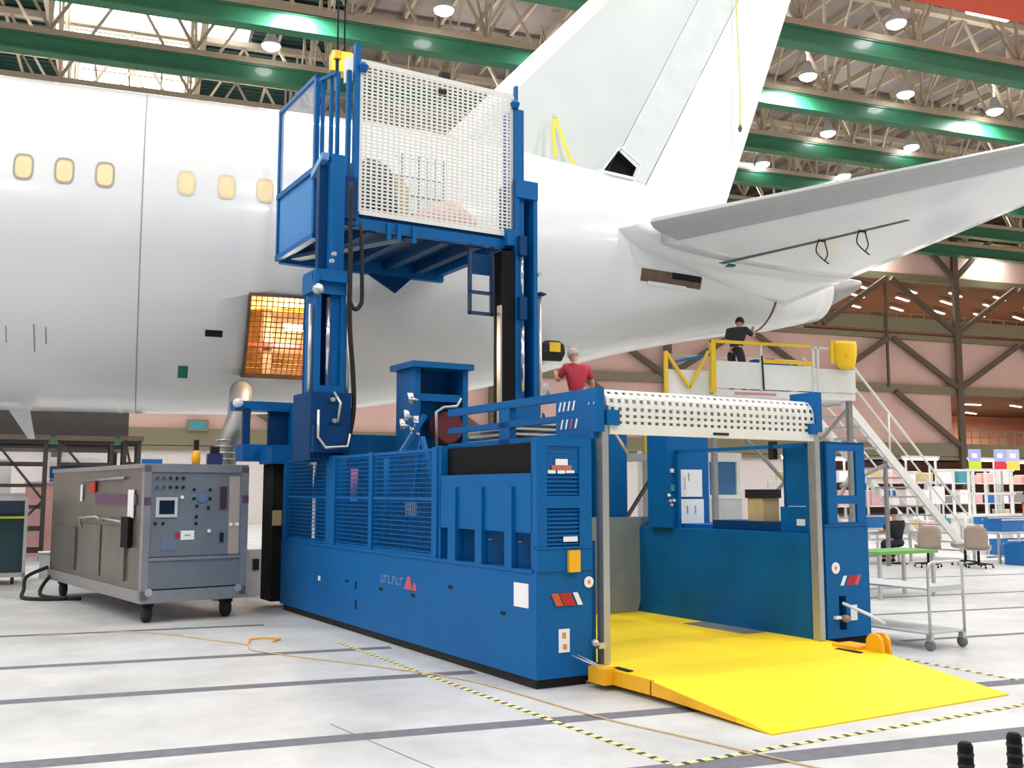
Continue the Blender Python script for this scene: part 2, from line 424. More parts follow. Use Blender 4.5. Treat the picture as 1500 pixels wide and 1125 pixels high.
# hanging crane hook block above the cage
t = thing('crane_hoist', 'yellow hoist block hanging over the cage beside the white tarp', 'hoist', (5.0, 28.5, 0))
bx('block', t, YELW, [(-.3, .3, -.25, .25, 13.9, 14.5)], .04)
tubes('cable', t, DARK, [[(-.1, 0, 14.5), (-.1, 0, 18.8)], [(.1, 0, 14.5), (.1, 0, 18.8)]], .025)
bx('bracket', t, OLIVD, [(-.35, -.1, -.2, .2, 13.3, 13.9)], .02)

# lamps
def lamp(loc, label):
    t = thing('high_bay_lamp', label, 'ceiling lamp', loc, 0)
    MB().lathe([(.08, .62), (.14, .6), (.2, .35), (.34, .12), (.4, .02), (.38, .0)], n=20).obj('shade', LTGR, t, smooth=True)
    MB().lathe([(.36, .0), (.34, -.07), (.2, -.16), (.05, -.19)], n=20).obj('lens', LAMPE, t, smooth=True)
    MB().cyl((0, 0, .6), (0, 0, 1.6), .03, 8).obj('rod', BEIGE, t)
    return t
LP_ = [(9.68, 33.9, 'round lamp at the top, left of the tail fin'), (4.09, 39.1, 'round lamp in front of the dark green cladding left of the cage'),
       (25.97, 29.1, 'round lamp highest at right, above the nearest green beam'), (25.84, 34.3, 'round lamp beside the rudder edge, above the second green beam'),
       (31.1, 34.45, 'round lamp in the middle of the row above the second green beam'), (36.4, 34.65, 'round lamp at the far right of the row above the second green beam'),
       (30.97, 39.7, 'round lamp beside the rudder above the third green beam'), (36.26, 39.9, 'round lamp right of centre above the third green beam'),
       (30.66, 44.8, 'round lamp beside a strip light at the rudder trailing edge'), (36.1, 45.0, 'round lamp lowest in the roof, just above the tailplane')]
L0 = None
for x, y, lb in LP_:
    if L0 is None: L0 = lamp((x, y, 19.2), lb)
    else: dup(L0, (x, y, 19.2), None, lb)
strip((28.6, 27.3, 19.1), 2.0, TUBEE, 'bright strip light at right below the orange crane beam', rod=5.4)
strip((29.4, 45.2, 19.2), 1.8, TUBEE, 'bright strip light beside the rudder trailing edge', rod=5.3)

# ------------------------------------------------------------------ lights
def disk(x, y, z, e, s=1.2):
    l = bpy.data.lights.get('high_bay_%g' % e)
    if l is None:
        l = bpy.data.lights.new('high_bay_%g' % e, 'AREA'); l.shape = 'DISK'; l.size = s; l.energy = e; l.color = (1, .99, .97)
    o = bpy.data.objects.new('ceiling_lamp_light', l); C.objects.link(o); o.location = (x, y, z)
EN = 560
UP = bpy.data.lights.new('roof_fill', 'AREA'); UP.shape = 'DISK'; UP.size = 1.0; UP.energy = 150; UP.color = (1, .98, .96)  # added up-facing disks that brighten the roof
for i in range(-3, 8):
    for j in range(-1, 6):
        disk(4.6 + 10.5 * i, 3.0 + 10.5 * j, 18.9, EN)
        if j > 0:
            o = bpy.data.objects.new('roof_fill_light', UP); C.objects.link(o)
            o.location = (4.6 + 10.5 * i, 3.0 + 10.5 * j, 19.9); o.rotation_euler = (math.pi, 0, 0)
w = bpy.data.worlds.new('sky'); sc.world = w; w.use_nodes = True
w.node_tree.nodes['Background'].inputs['Color'].default_value = (.97, .98, 1, 1)
w.node_tree.nodes['Background'].inputs['Strength'].default_value = 0.22

# ------------------------------------------------------------------ aircraft
YC = 19.6
plane = thing('aircraft', 'white airliner tail section with fin, tailplane and tan covered windows', 'aircraft', (0, 0, 0))
FT = [(-16, 8.98), (4.5, 8.98), (6, 8.88), (7.5, 8.72), (8.6, 8.6), (9.8, 8.42), (10.8, 8.27), (12.3, 7.98), (13.4, 7.5), (14.2, 7.1), (14.75, 6.85)]
FB = [(-16, 3.12), (1.0, 3.12), (2.5, 3.17), (4.2, 3.36), (6.4, 3.76), (8.6, 4.42), (10.6, 4.9), (12, 5.16), (13, 5.3), (14, 5.46), (14.75, 5.76)]
FW = [(-16, 2.89), (3, 2.89), (5, 2.78), (7.5, 2.42), (10, 1.95), (12, 1.45), (13.4, 1.05), (14.75, .66)]
def interp(T, x):
    for (a, p), (b_, q) in zip(T, T[1:]):
        if x <= b_:
            t = max(0, (x - a) / (b_ - a)); return p + (q - p) * t
    return T[-1][1]
def smooth(T, x, h=.7): return sum(interp(T, x + d) for d in (-h, -h / 2, 0, h / 2, h)) / 5
def fsec(x):
    t, bt, w_ = smooth(FT, x), smooth(FB, x), smooth(FW, x)
    return (t + bt) / 2, (t - bt) / 2, w_
def yskin(x, z, off=0.0):
    c, h, w_ = fsec(x)
    return YC - (w_ + off) * math.sqrt(max(0, 1 - ((z - c) / (h + off)) ** 2))
def ring(x, off=0.0, n=72):
    c, h, w_ = fsec(x)
    return [(x, YC - (w_ + off) * math.cos(2 * math.pi * k / n), c + (h + off) * math.sin(2 * math.pi * k / n)) for k in range(n)]
xs = [-16, -12, -8, -4, -2, 0, 1, 2, 3] + [3.5 + .45 * k for k in range(25)] + [14.75]
fus = MB().loft([ring(x) for x in xs]).obj('fuselage', [SKIN, CARGO], plane, smooth=True)
boolean_cut(fus, MB().box(1.56, 3.0, 15.5, 19.0, 3.72, 4.95))
boolean_cut(fus, MB().prism([(6.95, 15.5, 4.2), (7.02, 15.5, 4.45), (7.35, 15.5, 4.58), (7.62, 15.5, 4.55), (7.5, 15.5, 4.42), (7.3, 15.5, 4.22)], (0, 3.6, 0)))
for p in fus.data.polygons: p.use_smooth = p.material_index == 0
fus.data.materials[1] = CARGO
def skin_patch(name, x0, x1, z0, z1, m, off=.006, nx=3, nz=4, label=None):
    b = MB(); vs = []; fs = []
    for lay in (off, -.02):
        for i in range(nx + 1):
            for j in range(nz + 1):
                x = x0 + (x1 - x0) * i / nx; z = z0 + (z1 - z0) * j / nz
                vs.append((x, yskin(x, z, lay), z))
    N = (nx + 1) * (nz + 1)
    for i in range(nx):
        for j in range(nz):
            a = i * (nz + 1) + j; fs.append((a, a + nz + 1, a + nz + 2, a + 1))
    edge = [i * (nz + 1) for i in range(nx + 1)] + [nx * (nz + 1) + j for j in range(1, nz + 1)] + [i * (nz + 1) + nz for i in range(nx - 1, -1, -1)] + [j for j in range(nz - 1, 0, -1)]
    for p, q in zip(edge, edge[1:] + edge[:1]): fs.append((p, q, q + N, p + N))
    b.faces(vs, fs); o = b.obj(name, m, plane)
    if label: o['label'] = label
    return o
# circumferential seam
b = MB(); b.loft([ring(-.2, .005), ring(-.184, .005)], caps=False); b.obj('skin_joint', mat('seam_grey', (150, 152, 150), .6, var=0), plane)
b = MB(); rr_ = [ring(12.95, .006), ring(13.01, .006)]; n_ = len(rr_[0])
for k in range(n_):
    q = [rr_[0][k], rr_[0][(k + 1) % n_], rr_[1][(k + 1) % n_], rr_[1][k]]
    if max(p[2] for p in q) < 6.1: b.faces(q, [(0, 1, 2, 3)])
b.obj('tail_cone_joint', BROWN, plane)
MB().loft([[(x, YC - r * math.cos(k * .3927), z + r * math.sin(k * .3927)) for k in range(16)] for x, z, r in ((14.6, 6.28, .42), (15.2, 6.42, .34), (15.7, 6.56, .22), (16.05, 6.66, .1))]).obj('exhaust_cone', ALUD, plane, smooth=True)
# windows
def win(xc, zc, rim, tan):
    W_, H_ = .145, .225
    def outline(sc_, off):
        pts = []
        for k in range(28):
            t = 2 * math.pi * k / 28; ct, st = math.cos(t), math.sin(t)
            x = math.copysign(abs(ct) ** .6, ct) * W_ * sc_; z = math.copysign(abs(st) ** .6, st) * H_ * sc_ * (1 if sc_ == 1 else 1.02)
            pts.append((xc + x, yskin(xc + x, zc + z, off), zc + z))
        return pts
    o1, o2, o3 = outline(1, .006), outline(.8, .006), outline(.8, -.03)
    b = MB(); b.loft([outline(1, -.03), o1, o2, o3], caps=False); f = b.obj('window_rim', rim, plane)
    b = MB(); pts = outline(.8, .003); back = outline(.8, -.03)
    b.loft([pts, back]); p = b.obj('window_cover', tan, plane); p.parent = f
    f['label'] = 'oval cabin window rim'
for x, rim in ((-2.52, GRYF), (-1.93, GRYF), (-1.35, GRYF), (-.76, GRYF), (.47, TANF), (1.1, TANF), (1.72, TANF), (2.33, TANF), (2.95, TANF), (3.55, TANF)):
    win(x, 6.69, rim, TANP)
skin_patch('tape_patch', .47, .63, 3.62, 3.80, GRNT, label='square of green tape')
skin_patch('latch_recess', .86, 1.14, 4.26, 4.36, DARK, nz=2, label='black slot')
for x, z0, z1 in ((-2.13, 4.03, 4.27), (-1.73, 3.92, 4.32), (-1.56, 4.04, 4.28)): skin_patch('tape_stripe', x, x + .014, z0, z1, mat('blue_grey_tape', (120, 140, 156), .6), nx=1)
# cargo doorway frame, net and interior
b = MB()
for z0, z1, x0, x1 in ((4.92, 4.97, 1.52, 3.04), (3.66, 3.74, 1.5, 3.04)):
    n = 6
    for i in range(n):
        a = x0 + (x1 - x0) * i / n; c = x0 + (x1 - x0) * (i + 1) / n; zm = (z0 + z1) / 2
        b.beam((a, yskin(a, zm, .01), zm), (c, yskin(c, zm, .01), zm), .05, z1 - z0)
for x in (1.54, 3.02):
    zs = [3.7 + 1.24 * i / 10 for i in range(11)]
    for a, c in zip(zs, zs[1:]): b.beam((x, yskin(x, a, .005), a), (x, yskin(x, c, .005), c), .045, .05, (1, 0, 0))
b.obj('cargo_doorway_frame', BROWN, plane)
b = MB()
for i in range(1, 16):
    x = 1.56 + 1.44 * i / 16; zs = [3.74 + 1.2 * j / 8 for j in range(9)]
    b.tube([(x, yskin(x, z, -.03), z) for z in zs], .009, 4)
for j in range(1, 15):
    z = 3.74 + 1.2 * j / 15
    b.tube([(1.56 + 1.44 * i / 6, yskin(1.56 + 1.44 * i / 6, z, -.03), z) for i in range(7)], .009, 4)
b.obj('cargo_net', NET, plane)
t = bx('cargo_liner_frame', plane, BROWN, [(1.56, 3.0, 18.6, 18.75, 3.74, 4.95), (1.9, 2.05, 18.2, 18.35, 3.74, 4.95)])
bx('cargo_beam', plane, MAROON, [(1.6, 2.6, 18.1, 18.3, 4.25, 4.33)])
t = thing('hold_lamp', 'glowing work lamp inside the netted cargo doorway', 'lamp', (2.5, 18.0, 4.55))
bx('tube', t, WARMT, [(-.25, .25, -.05, .05, .0, .08)]); bx('holder', t, LTGR, [(-.28, .28, -.06, .06, .08, .12)])
pl = bpy.data.lights.new('hold_glow', 'POINT'); pl.energy = 120; pl.shadow_soft_size = .1; pl.color = (1, .9, .66)
o = bpy.data.objects.new('hold_glow', pl); C.objects.link(o); o.location = (2.3, 17.9, 4.45)
# belly hatch clutter near the red shirted worker
t = thing('hatch_tool_bag', 'black and yellow tool bag hanging in the belly hatch above the red shirt', 'bag', (7.2, 17.55, 4.3))
MB().loft([[(x * s, y * s * .7, z) for x, y in ((-.2, -.14), (.2, -.14), (.24, .1), (-.24, .1))] for z, s in ((-.14, .8), (0, 1.1), (.16, 1), (.24, .6))]).obj('bag', BLK, t, .03)
bx('flap', t, YELW, [(-.1, .12, -.12, -.1, .02, .2)], .01)
# belly blade antenna at the left
MB().prism([(-2.3, YC - .03, 3.15), (-1.95, YC - .03, 3.15), (-1.84, YC - .03, 2.62), (-1.95, YC - .03, 2.62)], (0, .06, 0)).obj('blade_antenna', SKIN, plane, .01)

# ---- lofted aerofoil surfaces
def foil_t(s, t):   # half thickness at chord fraction
    s = max(0.0, min(1.0, s))
    return 5 * t * (.2969 * math.sqrt(s) - .126 * s - .3516 * s * s + .2843 * s ** 3 - .1036 * s ** 4) + .002
def fin_ring(z, s0, s1, n=12):
    le = 6.74 + .93 * (z - 10.25); te = 12.3 + .37 * (z - 8.07); c = te - le; t = .095
    ss = [s0 + (s1 - s0) * i / n for i in range(n + 1)]
    up = [(le + c * s, YC - c * foil_t(s, t), z) for s in ss]
    dn = [(le + c * s, YC + c * foil_t(s, t) + .001, z) for s in reversed(ss)]
    return up + dn
def fin_frac(z, kind):
    le = 6.74 + .93 * (z - 10.25); te = 12.3 + .37 * (z - 8.07); c = te - le
    if kind == 'le': return min(.4, (.46 + .0 * z) / c)
    if kind == 'hinge': return (10.18 + .538 * (z - 8.44) - le) / c
    if kind == 'aux': return (10.18 + .538 * (z - 8.44) - 1.0 - le) / c
ZS = [8.0, 9, 10, 11, 12, 13, 14, 15, 16, 16.6]
MB().loft([fin_ring(z, 0, fin_frac(z, 'le')) for z in ZS]).obj('fin_leading_edge', SKIN, plane, smooth=False)['label'] = 'white fin leading edge'
fb = MB().loft([fin_ring(z, fin_frac(z, 'le'), fin_frac(z, 'aux')) for z in ZS]).obj('fin_box', [FING, DARK], plane)
fb['label'] = 'grey primed fin panel'
fa = MB().loft([fin_ring(z, fin_frac(z, 'aux') + .002, fin_frac(z, 'hinge')) for z in ZS]).obj('fin_aft_panel', [FINB, DARK], plane)
fa['label'] = 'pale strip ahead of the rudder'
hole = [(8.93, 18.5, 8.44), (9.46, 18.5, 9.16), (9.96, 18.5, 8.8), (9.74, 18.5, 8.3)]
boolean_cut(fb, MB().prism(hole, (0, 1.0, 0))); boolean_cut(fa, MB().prism(hole, (0, 1.0, 0)))
for o in (fb, fa): o.data.materials[1] = DARK
MB().beam((8.9, 19.15, 8.56), (9.85, 19.15, 8.46), .08, .06).obj('access_strut', SKIN, plane)
b = MB()
for a, c in zip(hole, hole[1:] + hole[:1]): b.beam((a[0], 19.13, a[2]), (c[0], 19.13, c[2]), .03, .05)
b.obj('access_frame', SKIN, plane)
MB().loft([fin_ring(z, fin_frac(z, 'hinge') + .003, 1.0) for z in [7.6] + ZS]).obj('rudder', SKIN, plane)['label'] = 'white rudder'
# stabilisers
def stab_le(y, far): return V((8.2 + .95 * (17.8 - y), y, 6.78 + .108 * (17.8 - y)))
def stab_te(y, far): return V((13.37 + .35 * (18.5 - y), y, 5.88 + .22 * (18.5 - y)))
def stab_pt(y, s, side):   # side -1 lower, +1 upper
    L, T = stab_le(y, 0), stab_te(y, 0); c = (T - L).length
    if y > 17.4:
        k = (y - 17.4); L.x -= .45 * k ** 1.3
    return L + (T - L) * s + V((0, 0, side * c * foil_t(s, .105)))
def stab_ring(y, s0, s1, mirror=False, n=12):
    ss = [s0 + (s1 - s0) * i / n for i in range(n + 1)]
    pts = [stab_pt(y, s, 1) for s in ss] + [stab_pt(y, s, -1) - V((0, 0, .001)) for s in reversed(ss)]
    return [(p.x, (2 * YC - p.y) if mirror else p.y, p.z) for p in pts]
YS = [19.0, 18.4, 18.0, 17.6, 17.2, 16, 14.5, 13, 11.5, 10.4, 9.7]
def le_frac(y): L, T = stab_le(y, 0), stab_te(y, 0); return .62 / (T - L).length
def hinge_frac(y):
    L, T = stab_le(y, 0), stab_te(y, 0); hx = 10.65 + .93 * (17.45 - y)
    return max(.3, min(.72, (hx - L.x) / (T.x - L.x)))
for mirror in (False, True):
    nm = 'far ' if mirror else ''
    y0 = YS if not mirror else YS
    MB().loft([stab_ring(y, 0, 1.0, mirror, 20) for y in YS if y >= 17.1]).obj('tailplane_root', SKIN, plane, smooth=True)
    ys = [16.95] + [y for y in YS if y < 16.9]
    MB().loft([stab_ring(y, 0, le_frac(y), mirror, 10) for y in ys]).obj('tailplane_leading_edge', LEG, plane)['label'] = nm + 'tailplane bare grey leading edge'
    MB().loft([stab_ring(17.2 if i == 0 else y, le_frac(y) if i else 0.12, 1.0, mirror, 16) for i, y in enumerate([17.2] + ys)]).obj('tailplane', SKIN, plane, smooth=True)
# hinge slot, root cavity and patches on the underside
b = MB(); ys = [17.3, 16.6, 16, 15.5, 15, 14.7]
top = []; 
for y in ys:
    for ds in (-.012, .012):
        p = stab_pt(y, hinge_frac(y) + ds, -1); top.append((p.x, p.y, p.z - .012))
n = len(top); top += [(p[0], p[1], p[2] + .05) for p in top]
fs = []
for i in range(len(ys) - 1):
    a = 2 * i; fs += [(a, a + 2, a + 3, a + 1), (a + n, a + 1 + n, a + 3 + n, a + 2 + n), (a, a + n, a + 2 + n, a + 2), (a + 1, a + 3, a + 3 + n, a + 1 + n)]
fs += [(0, 1, 1 + n, n), (n - 2, n - 2 + n, n - 1 + n, n - 1)]
b.faces(top, fs); b.obj('hinge_slot', mat('slot_grey', (92, 94, 92), .7, var=.2, scale=20), plane)
b = MB()      # open root cavity beside the fuselage
cav = [(9.08, 6.13), (9.27, 5.74), (10.76, 6.01), (10.69, 6.16), (10.0, 6.10)]
o = skin_patch('root_cavity', 9.12, 10.7, 5.86, 6.1, BROWN, off=.012, nx=8, nz=3, label='brown open cavity under the tailplane root')
skin_patch('cavity_recess', 9.9, 10.66, 5.98, 6.1, DARK, off=.02, nx=4, nz=2)
skin_patch('cavity_lip', 9.3, 10.3, 5.80, 5.87, SKIN, off=.03, nx=5, nz=1)
p = stab_pt(17.35, .43, -1)
bx('tape_patch', plane, GRNT, [(p.x + .1, p.x + .26, p.y - .1, p.y + .06, p.z - .03, p.z + .04)], label='green tape square under the tailplane')
# loops of cable hanging from the slot
for i, (y, lb) in enumerate(((15.85, 'dark cable loop hanging under the tailplane, left of the pair'), (15.3, 'dark cable loop hanging under the tailplane, right of the pair'))):
    p = stab_pt(y, hinge_frac(y), -1)
    pts = [(-.05, 0, .02), (-.12, 0, -.12), (-.13, 0, -.25), (-.02, -.03, -.38), (.12, -.03, -.46), (.06, 0, -.4), (.12, 0, -.28), (.1, 0, -.15), (.05, 0, .02)]
    t = thing('cable_loop', lb, 'cable', p)
    tubes('cable', t, BLK, [pts], .012, 6); bx('clip', t, BLK, [(-.08, .08, -.02, .02, -.03, .03)], .005)
# yellow straps on the fin
t = thing('tie_strap', 'yellow straps hanging from a fitting low on the grey fin', 'strap', (7.9, 19.2, 9.6))
for pts in ([(0, -.12, 0), (-.06, -.2, -.4), (-.05, -.3, -.95)], [(.02, -.12, 0), (.12, -.2, -.4), (.2, -.3, -.8), (.38, -.32, -1.1)]):
    b = MB()
    for a, c in zip(pts, pts[1:]): b.beam(a, c, .07, .012, (0, 1, 0))
    b.obj('webbing', STRAP, t)
MB().lathe([(.05, -.02), (.06, .02), (.03, .05)], (0, -.12, .02), 12, 'y').obj('ring', SILVER, t)
t = thing('rigging_line', 'pale yellow line hanging down the white rudder', 'strap', (12.62, 19.35, 10.0))
tubes('line', t, STRAP, [[(-.02, .0, 3.6), (.02, -.05, 1.5), (0, -.05, .1)]], .012, 6)
MB().lathe([(.03, -.08), (.05, 0), (.02, .08)], (0, -.05, .02), 10).obj('weight', OLIVD, t)

# ------------------------------------------------------------------ blue cargo loader (local: x across, y along, z up)
LO = (3.22134, 8.23885, 0.0); LR = R(10.8335)
ld = thing('cargo_loader', 'big blue cargo loader with yellow ramp and raised mesh cage in front of the airliner', 'cargo loader', LO, LR)
def sub(o, child): child.parent = o; return child
# left hull
b = MB(); b.box(0, .585, 0, 6.98, .085, 1.0)
hull = b.obj('side_hull', BLUE, ld, .015)
bx('hull_skid', ld, BLK, [(.03, .55, .05, 6.9, .0, .09)])
bx('hull_ledge', ld, BLUE, [(-.012, .12, .05, 6.95, .985, 1.012)], .004)
# machine housing in the near part of the left hull
bx('machine_housing', ld, BLUE, [
    (.02, .585, .02, .12, 1.0, 1.86), (.02, .585, 1.88, 2.02, 1.0, 2.17), (.55, .585, .1, 1.95, 1.0, 2.17), (.02, .585, .0, .115, 1.86, 2.17),
    (.02, .06, .1, 1.9, 1.33, 1.86), (.25, .55, .1, 1.9, 1.0, 1.33)], .006)
bx('rib', ld, BLUE, [(-.012, .06, 1.50, 1.66, 1.0, 1.74)], .006)
for v in (.96, .40): bx('rib', ld, BLUE, [(-.012, .06, v, v + .13, 1.0, 1.74)], .006)
bx('black_radiator', ld, BLKG, [(.10, .5, .13, 1.88, 1.86, 2.14)], .01, 'glossy black radiator panel')
bx('niche_handle', ld, STEEL, [(.23, .25, 1.18, 1.34, 1.22, 1.235), (.23, .25, .62, .78, 1.22, 1.235)])
# front face of the near corner column: a plate with two louvred openings
bx('front_column', ld, BLUE, [(0, .105, -.012, .03, 1.0, 2.17), (.452, .585, -.012, .03, 1.0, 2.17), (.105, .452, -.012, .03, 2.1, 2.17),
                              (.105, .452, -.012, .03, 1.55, 1.66), (.105, .452, -.012, .03, 1.0, 1.21)], .004)
b = MB()
for z in [1.67 + .037 * k for k in range(5)]: b.prism([(.105, -.004, z), (.452, -.004, z), (.452, .022, z + .02), (.105, .022, z + .02)], (0, .002, .006))
b.obj('louvre', BLUE, ld)
b = MB()
for z in [1.23 + .037 * k for k in range(9)]: b.prism([(.105, -.004, z), (.452, -.004, z), (.452, .022, z + .02), (.105, .022, z + .02)], (0, .002, .006))
b.obj('louvre', BLUE, ld)
bx('louvre_backing', ld, BLUED, [(.105, .452, .024, .03, 1.66, 1.88), (.105, .452, .024, .03, 1.3, 1.55)])
bx('louvre_dark', ld, DARK, [(.105, .452, .026, .034, 1.88, 2.1), (.105, .452, .026, .034, 1.21, 1.3)])
b = MB()
for z in [1.99 + .04 * k for k in range(3)]: b.prism([(.105, -.002, z), (.452, -.002, z), (.452, .022, z + .01), (.105, .022, z + .01)], (0, .002, .004))
b.obj('louvre', mat('louvre_dark_slat', (22, 36, 58), .6), ld)
bx('warning_label', ld, PAPER, [(.2, .33, -.008, -.004, 1.93, 1.985), (.12, .2, -.008, -.004, 1.855, 1.885), (.22, .3, -.008, -.004, 1.855, 1.885), (.31, .4, -.008, -.004, 1.86, 1.885)])
bx('warning_band', ld, mat('faded_red_band', (196, 104, 86), .6, var=.1), [(.16, .37, -.009, -.005, 1.887, 1.93)])
bx('part_label', ld, PAPER, [(.28, .43, -.009, -.005, 1.255, 1.3)])
bx('front_ledge', ld, BLUE, [(0, .585, -.02, .05, 1.195, 1.215)], .003)
bx('amber_reflector', ld, YEL2, [(.318, .435, -.045, -.01, .99, 1.18)], .012, 'amber warning lamp box')
def roundel(u, z, r, v, par):
    MB().lathe([(r, -.004), (r, .004)], (u, v, z), 20, 'y').obj('round_sticker', PAPER, par)
    MB().lathe([(r * .35, -.005), (r * .35, .004)], (u, v - .001, z), 12, 'y').obj('sticker_dot', mat('pale_red_print', (226, 140, 140), .6), par)
roundel(.545, .895, .05, -.012, ld); roundel(3.715, .895, .06, -.012, ld)
def slash(u0, w, z0, z1, lean, v, m, nm):
    MB().prism([(u0, v, z0), (u0 + w, v, z0), (u0 + w + lean, v, z1), (u0 + lean, v, z1)], (0, .006, 0)).obj(nm, m, ld)
REDL = mat('logo_red', (186, 36, 40), .5); REDL2 = mat('logo_orange_red', (206, 92, 40), .5)
for u0, w, m, nm in ((.20, .075, REDL2, 'logo_orange_slash'), (.285, .07, REDL, 'logo_red_slash'), (.355, .05, REDL, 'logo_red_slash'), (.43, .05, PAPER, 'logo_white_slash')):
    slash(u0, w, .70, .81, -.055, -.012, m, nm)
for u0, w, m, nm in ((3.78, .05, PAPER, 'logo_white_slash'), (3.87, .055, REDL, 'logo_red_slash'), (3.935, .055, REDL, 'logo_red_slash'), (4.0, .05, mat('logo_pink_red', (220, 84, 84), .5), 'logo_pink_slash')):
    slash(u0, w, .71, .81, .055, -.012, m, nm)
bx('instruction_sticker', ld, PAPER, [(.227, .34, -.008, -.001, .3, .5)], .0)
bx('sticker_print', ld, INKO, [(.262, .3, -.010, -.004, .42, .47), (.268, .31, -.010, -.004, .325, .37)])
MB().lathe([(.03, .0), (.035, -.03), (.02, -.06)], (.6, .0, .36), 12, 'y').obj('lock_knob', STEEL, ld, smooth=True)
bx('lock_plate', ld, STEEL, [(.62, .69, -.06, -.01, .31, .36)], .005)
# long side: paper, slots and worn lettering
bx('side_paper', ld, PAPER, [(-.006, .0, .125, .37, .68, .89)], .0, 'white paper sheet on the long side')
for v, z, w, h in ((4.39, .597, .1, .03), (4.10, .57, .05, .09), (4.09, .34, .05, .12), (3.34, .585, .1, .035), (2.48, .589, .08, .035), (1.61, .745, .09, .035), (.568, .596, .08, .03)):
    bx('hull_slot', ld, DARK, [(-.004, .01, v - w / 2, v + w / 2, z - h / 2, z + h / 2)])
bx('round_light', ld, PAPER, [(-.008, .0, 5.32, 5.39, .53, .59)], .003)
def side_text(y_start, z0, h, word, m):
    F = {'R': ['110', '101', '110', '101', '101'], 'E': ['111', '100', '110', '100', '111'], 'D': ['110', '101', '101', '101', '110'], 'O': ['111', '101', '101', '101', '111'],
         'A': ['010', '101', '111', '101', '101'], 'T': ['111', '010', '010', '010', '010'], 'X': ['101', '101', '010', '101', '101'], 'X2': []}
    b = MB(); y = y_start; s = h / 5
    for ch in word:
        for r, row in enumerate(F[ch]):
            for c_, bit in enumerate(row):
                if bit == '1': b.box(-.0045, 0.0, y - (c_ + 1) * s * 1.45, y - c_ * s * 1.45, z0 + h - (r + 1) * s, z0 + h - r * s)
        y -= 4 * s * 1.45
    return b
b = MB()     # worn, unreadable grey lettering strokes and a red mark
rr = random.Random(3)
y = 3.34
for k in range(6):
    b.box(-.0045, 0, y - .025, y, .665, .755); b.box(-.0045, 0, y - .085, y - .025, .735 if k % 2 else .665, .755 if k % 2 else .685)
    if k % 3 == 0: b.box(-.0045, 0, y - .085, y - .07, .665, .755)
    y -= .105
b.obj('worn_lettering', LOGOG, ld)['label'] = 'worn grey lettering'
MB().prism([(-.0045, 2.70, .64), (-.0045, 2.62, .78), (-.0045, 2.56, .78), (-.0045, 2.5, .64)], (.005, 0, 0)).obj('red_mark', mat('worn_red_print', (206, 84, 96), .5), ld)
MB().prism([(-.0045, 2.49, .64), (-.0045, 2.47, .72), (-.0045, 2.42, .72), (-.0045, 2.40, .64)], (.005, 0, 0)).obj('red_mark', MATS['worn_red_print'], ld)
# mesh fence on the ledge
def fence(v0, v1, z0, z1, u, nm='mesh_panel', sp=.05, r=.011):
    b = MB(); n = int((v1 - v0) / sp)
    for i in range(1, n): b.box(u, u + .006, v0 + (v1 - v0) * i / n - r / 2, v0 + (v1 - v0) * i / n + r / 2, z0, z1)
    m = int((z1 - z0) / sp)
    for j in range(1, m): b.box(u - .006, u, v0, v1, z0 + (z1 - z0) * j / m - r / 2, z0 + (z1 - z0) * j / m + r / 2)
    b.box(u - .012, u + .014, v0, v1, z1 - .035, z1); b.box(u - .012, u + .014, v0, v1, z0, z0 + .035); b.box(u - .012, u + .014, v0, v1, 1.6, 1.63)
    return b.obj(nm, BLUE, ld)
fence(2.06, 3.65, 1.01, 2.15, .03); fence(3.75, 4.87, 1.01, 2.15, .03); fence(5.18, 6.8, 1.01, 2.15, .03)
for v0, v1 in ((1.94, 2.06), (3.65, 3.75), (6.8, 6.95)): bx('fence_post', ld, BLUE, [(0, .07, v0, v1, 1.0, 2.16)], .005)
bx('fence_pillar', ld, BLUE, [(0, .16, 4.87, 5.18, 1.0, 2.16)], .006)
# machinery behind the fence
bx('fence_backing', ld, BLUED, [(.53, .58, 2.1, 6.9, 1.0, 2.13)])
bx('electric_cabinet', ld, BLUED, [(.28, .52, 2.3, 3.4, 1.0, 1.9)], .01)
bx('cabinet_notice', ld, INKG, [(.272, .28, 3.0, 3.3, 1.42, 1.58)], 0, 'grey printed notice')
MB().cyl((.12, 4.5, 1.62), (.12, 4.5, 1.98), .045, 14).obj('fire_extinguisher', mat('extinguisher_pink', (206, 120, 140), .4), ld, smooth=True)
MB().lathe([(.046, 0), (.048, .03), (.046, .05)], (.12, 4.5, 1.57), 14).obj('extinguisher_collar', PAPER, ld, smooth=True)
for v0, v1, s in ((2.35, 2.75, 1), (2.75, 2.95, -1), (5.6, 6.0, 1), (6.0, 6.25, -1)):
    MB().beam((.22, v0 if s == 1 else v1, 1.62), (.22, v1 if s == 1 else v0, 2.3), .05, .05).obj('brace', BLUE, ld)
for v in (2.5, 3.9, 5.35, 6.3): MB().cyl((.3, v, 1.0), (.3, v, 2.1), .035, 10).obj('standpipe', BLUE, ld, smooth=True)
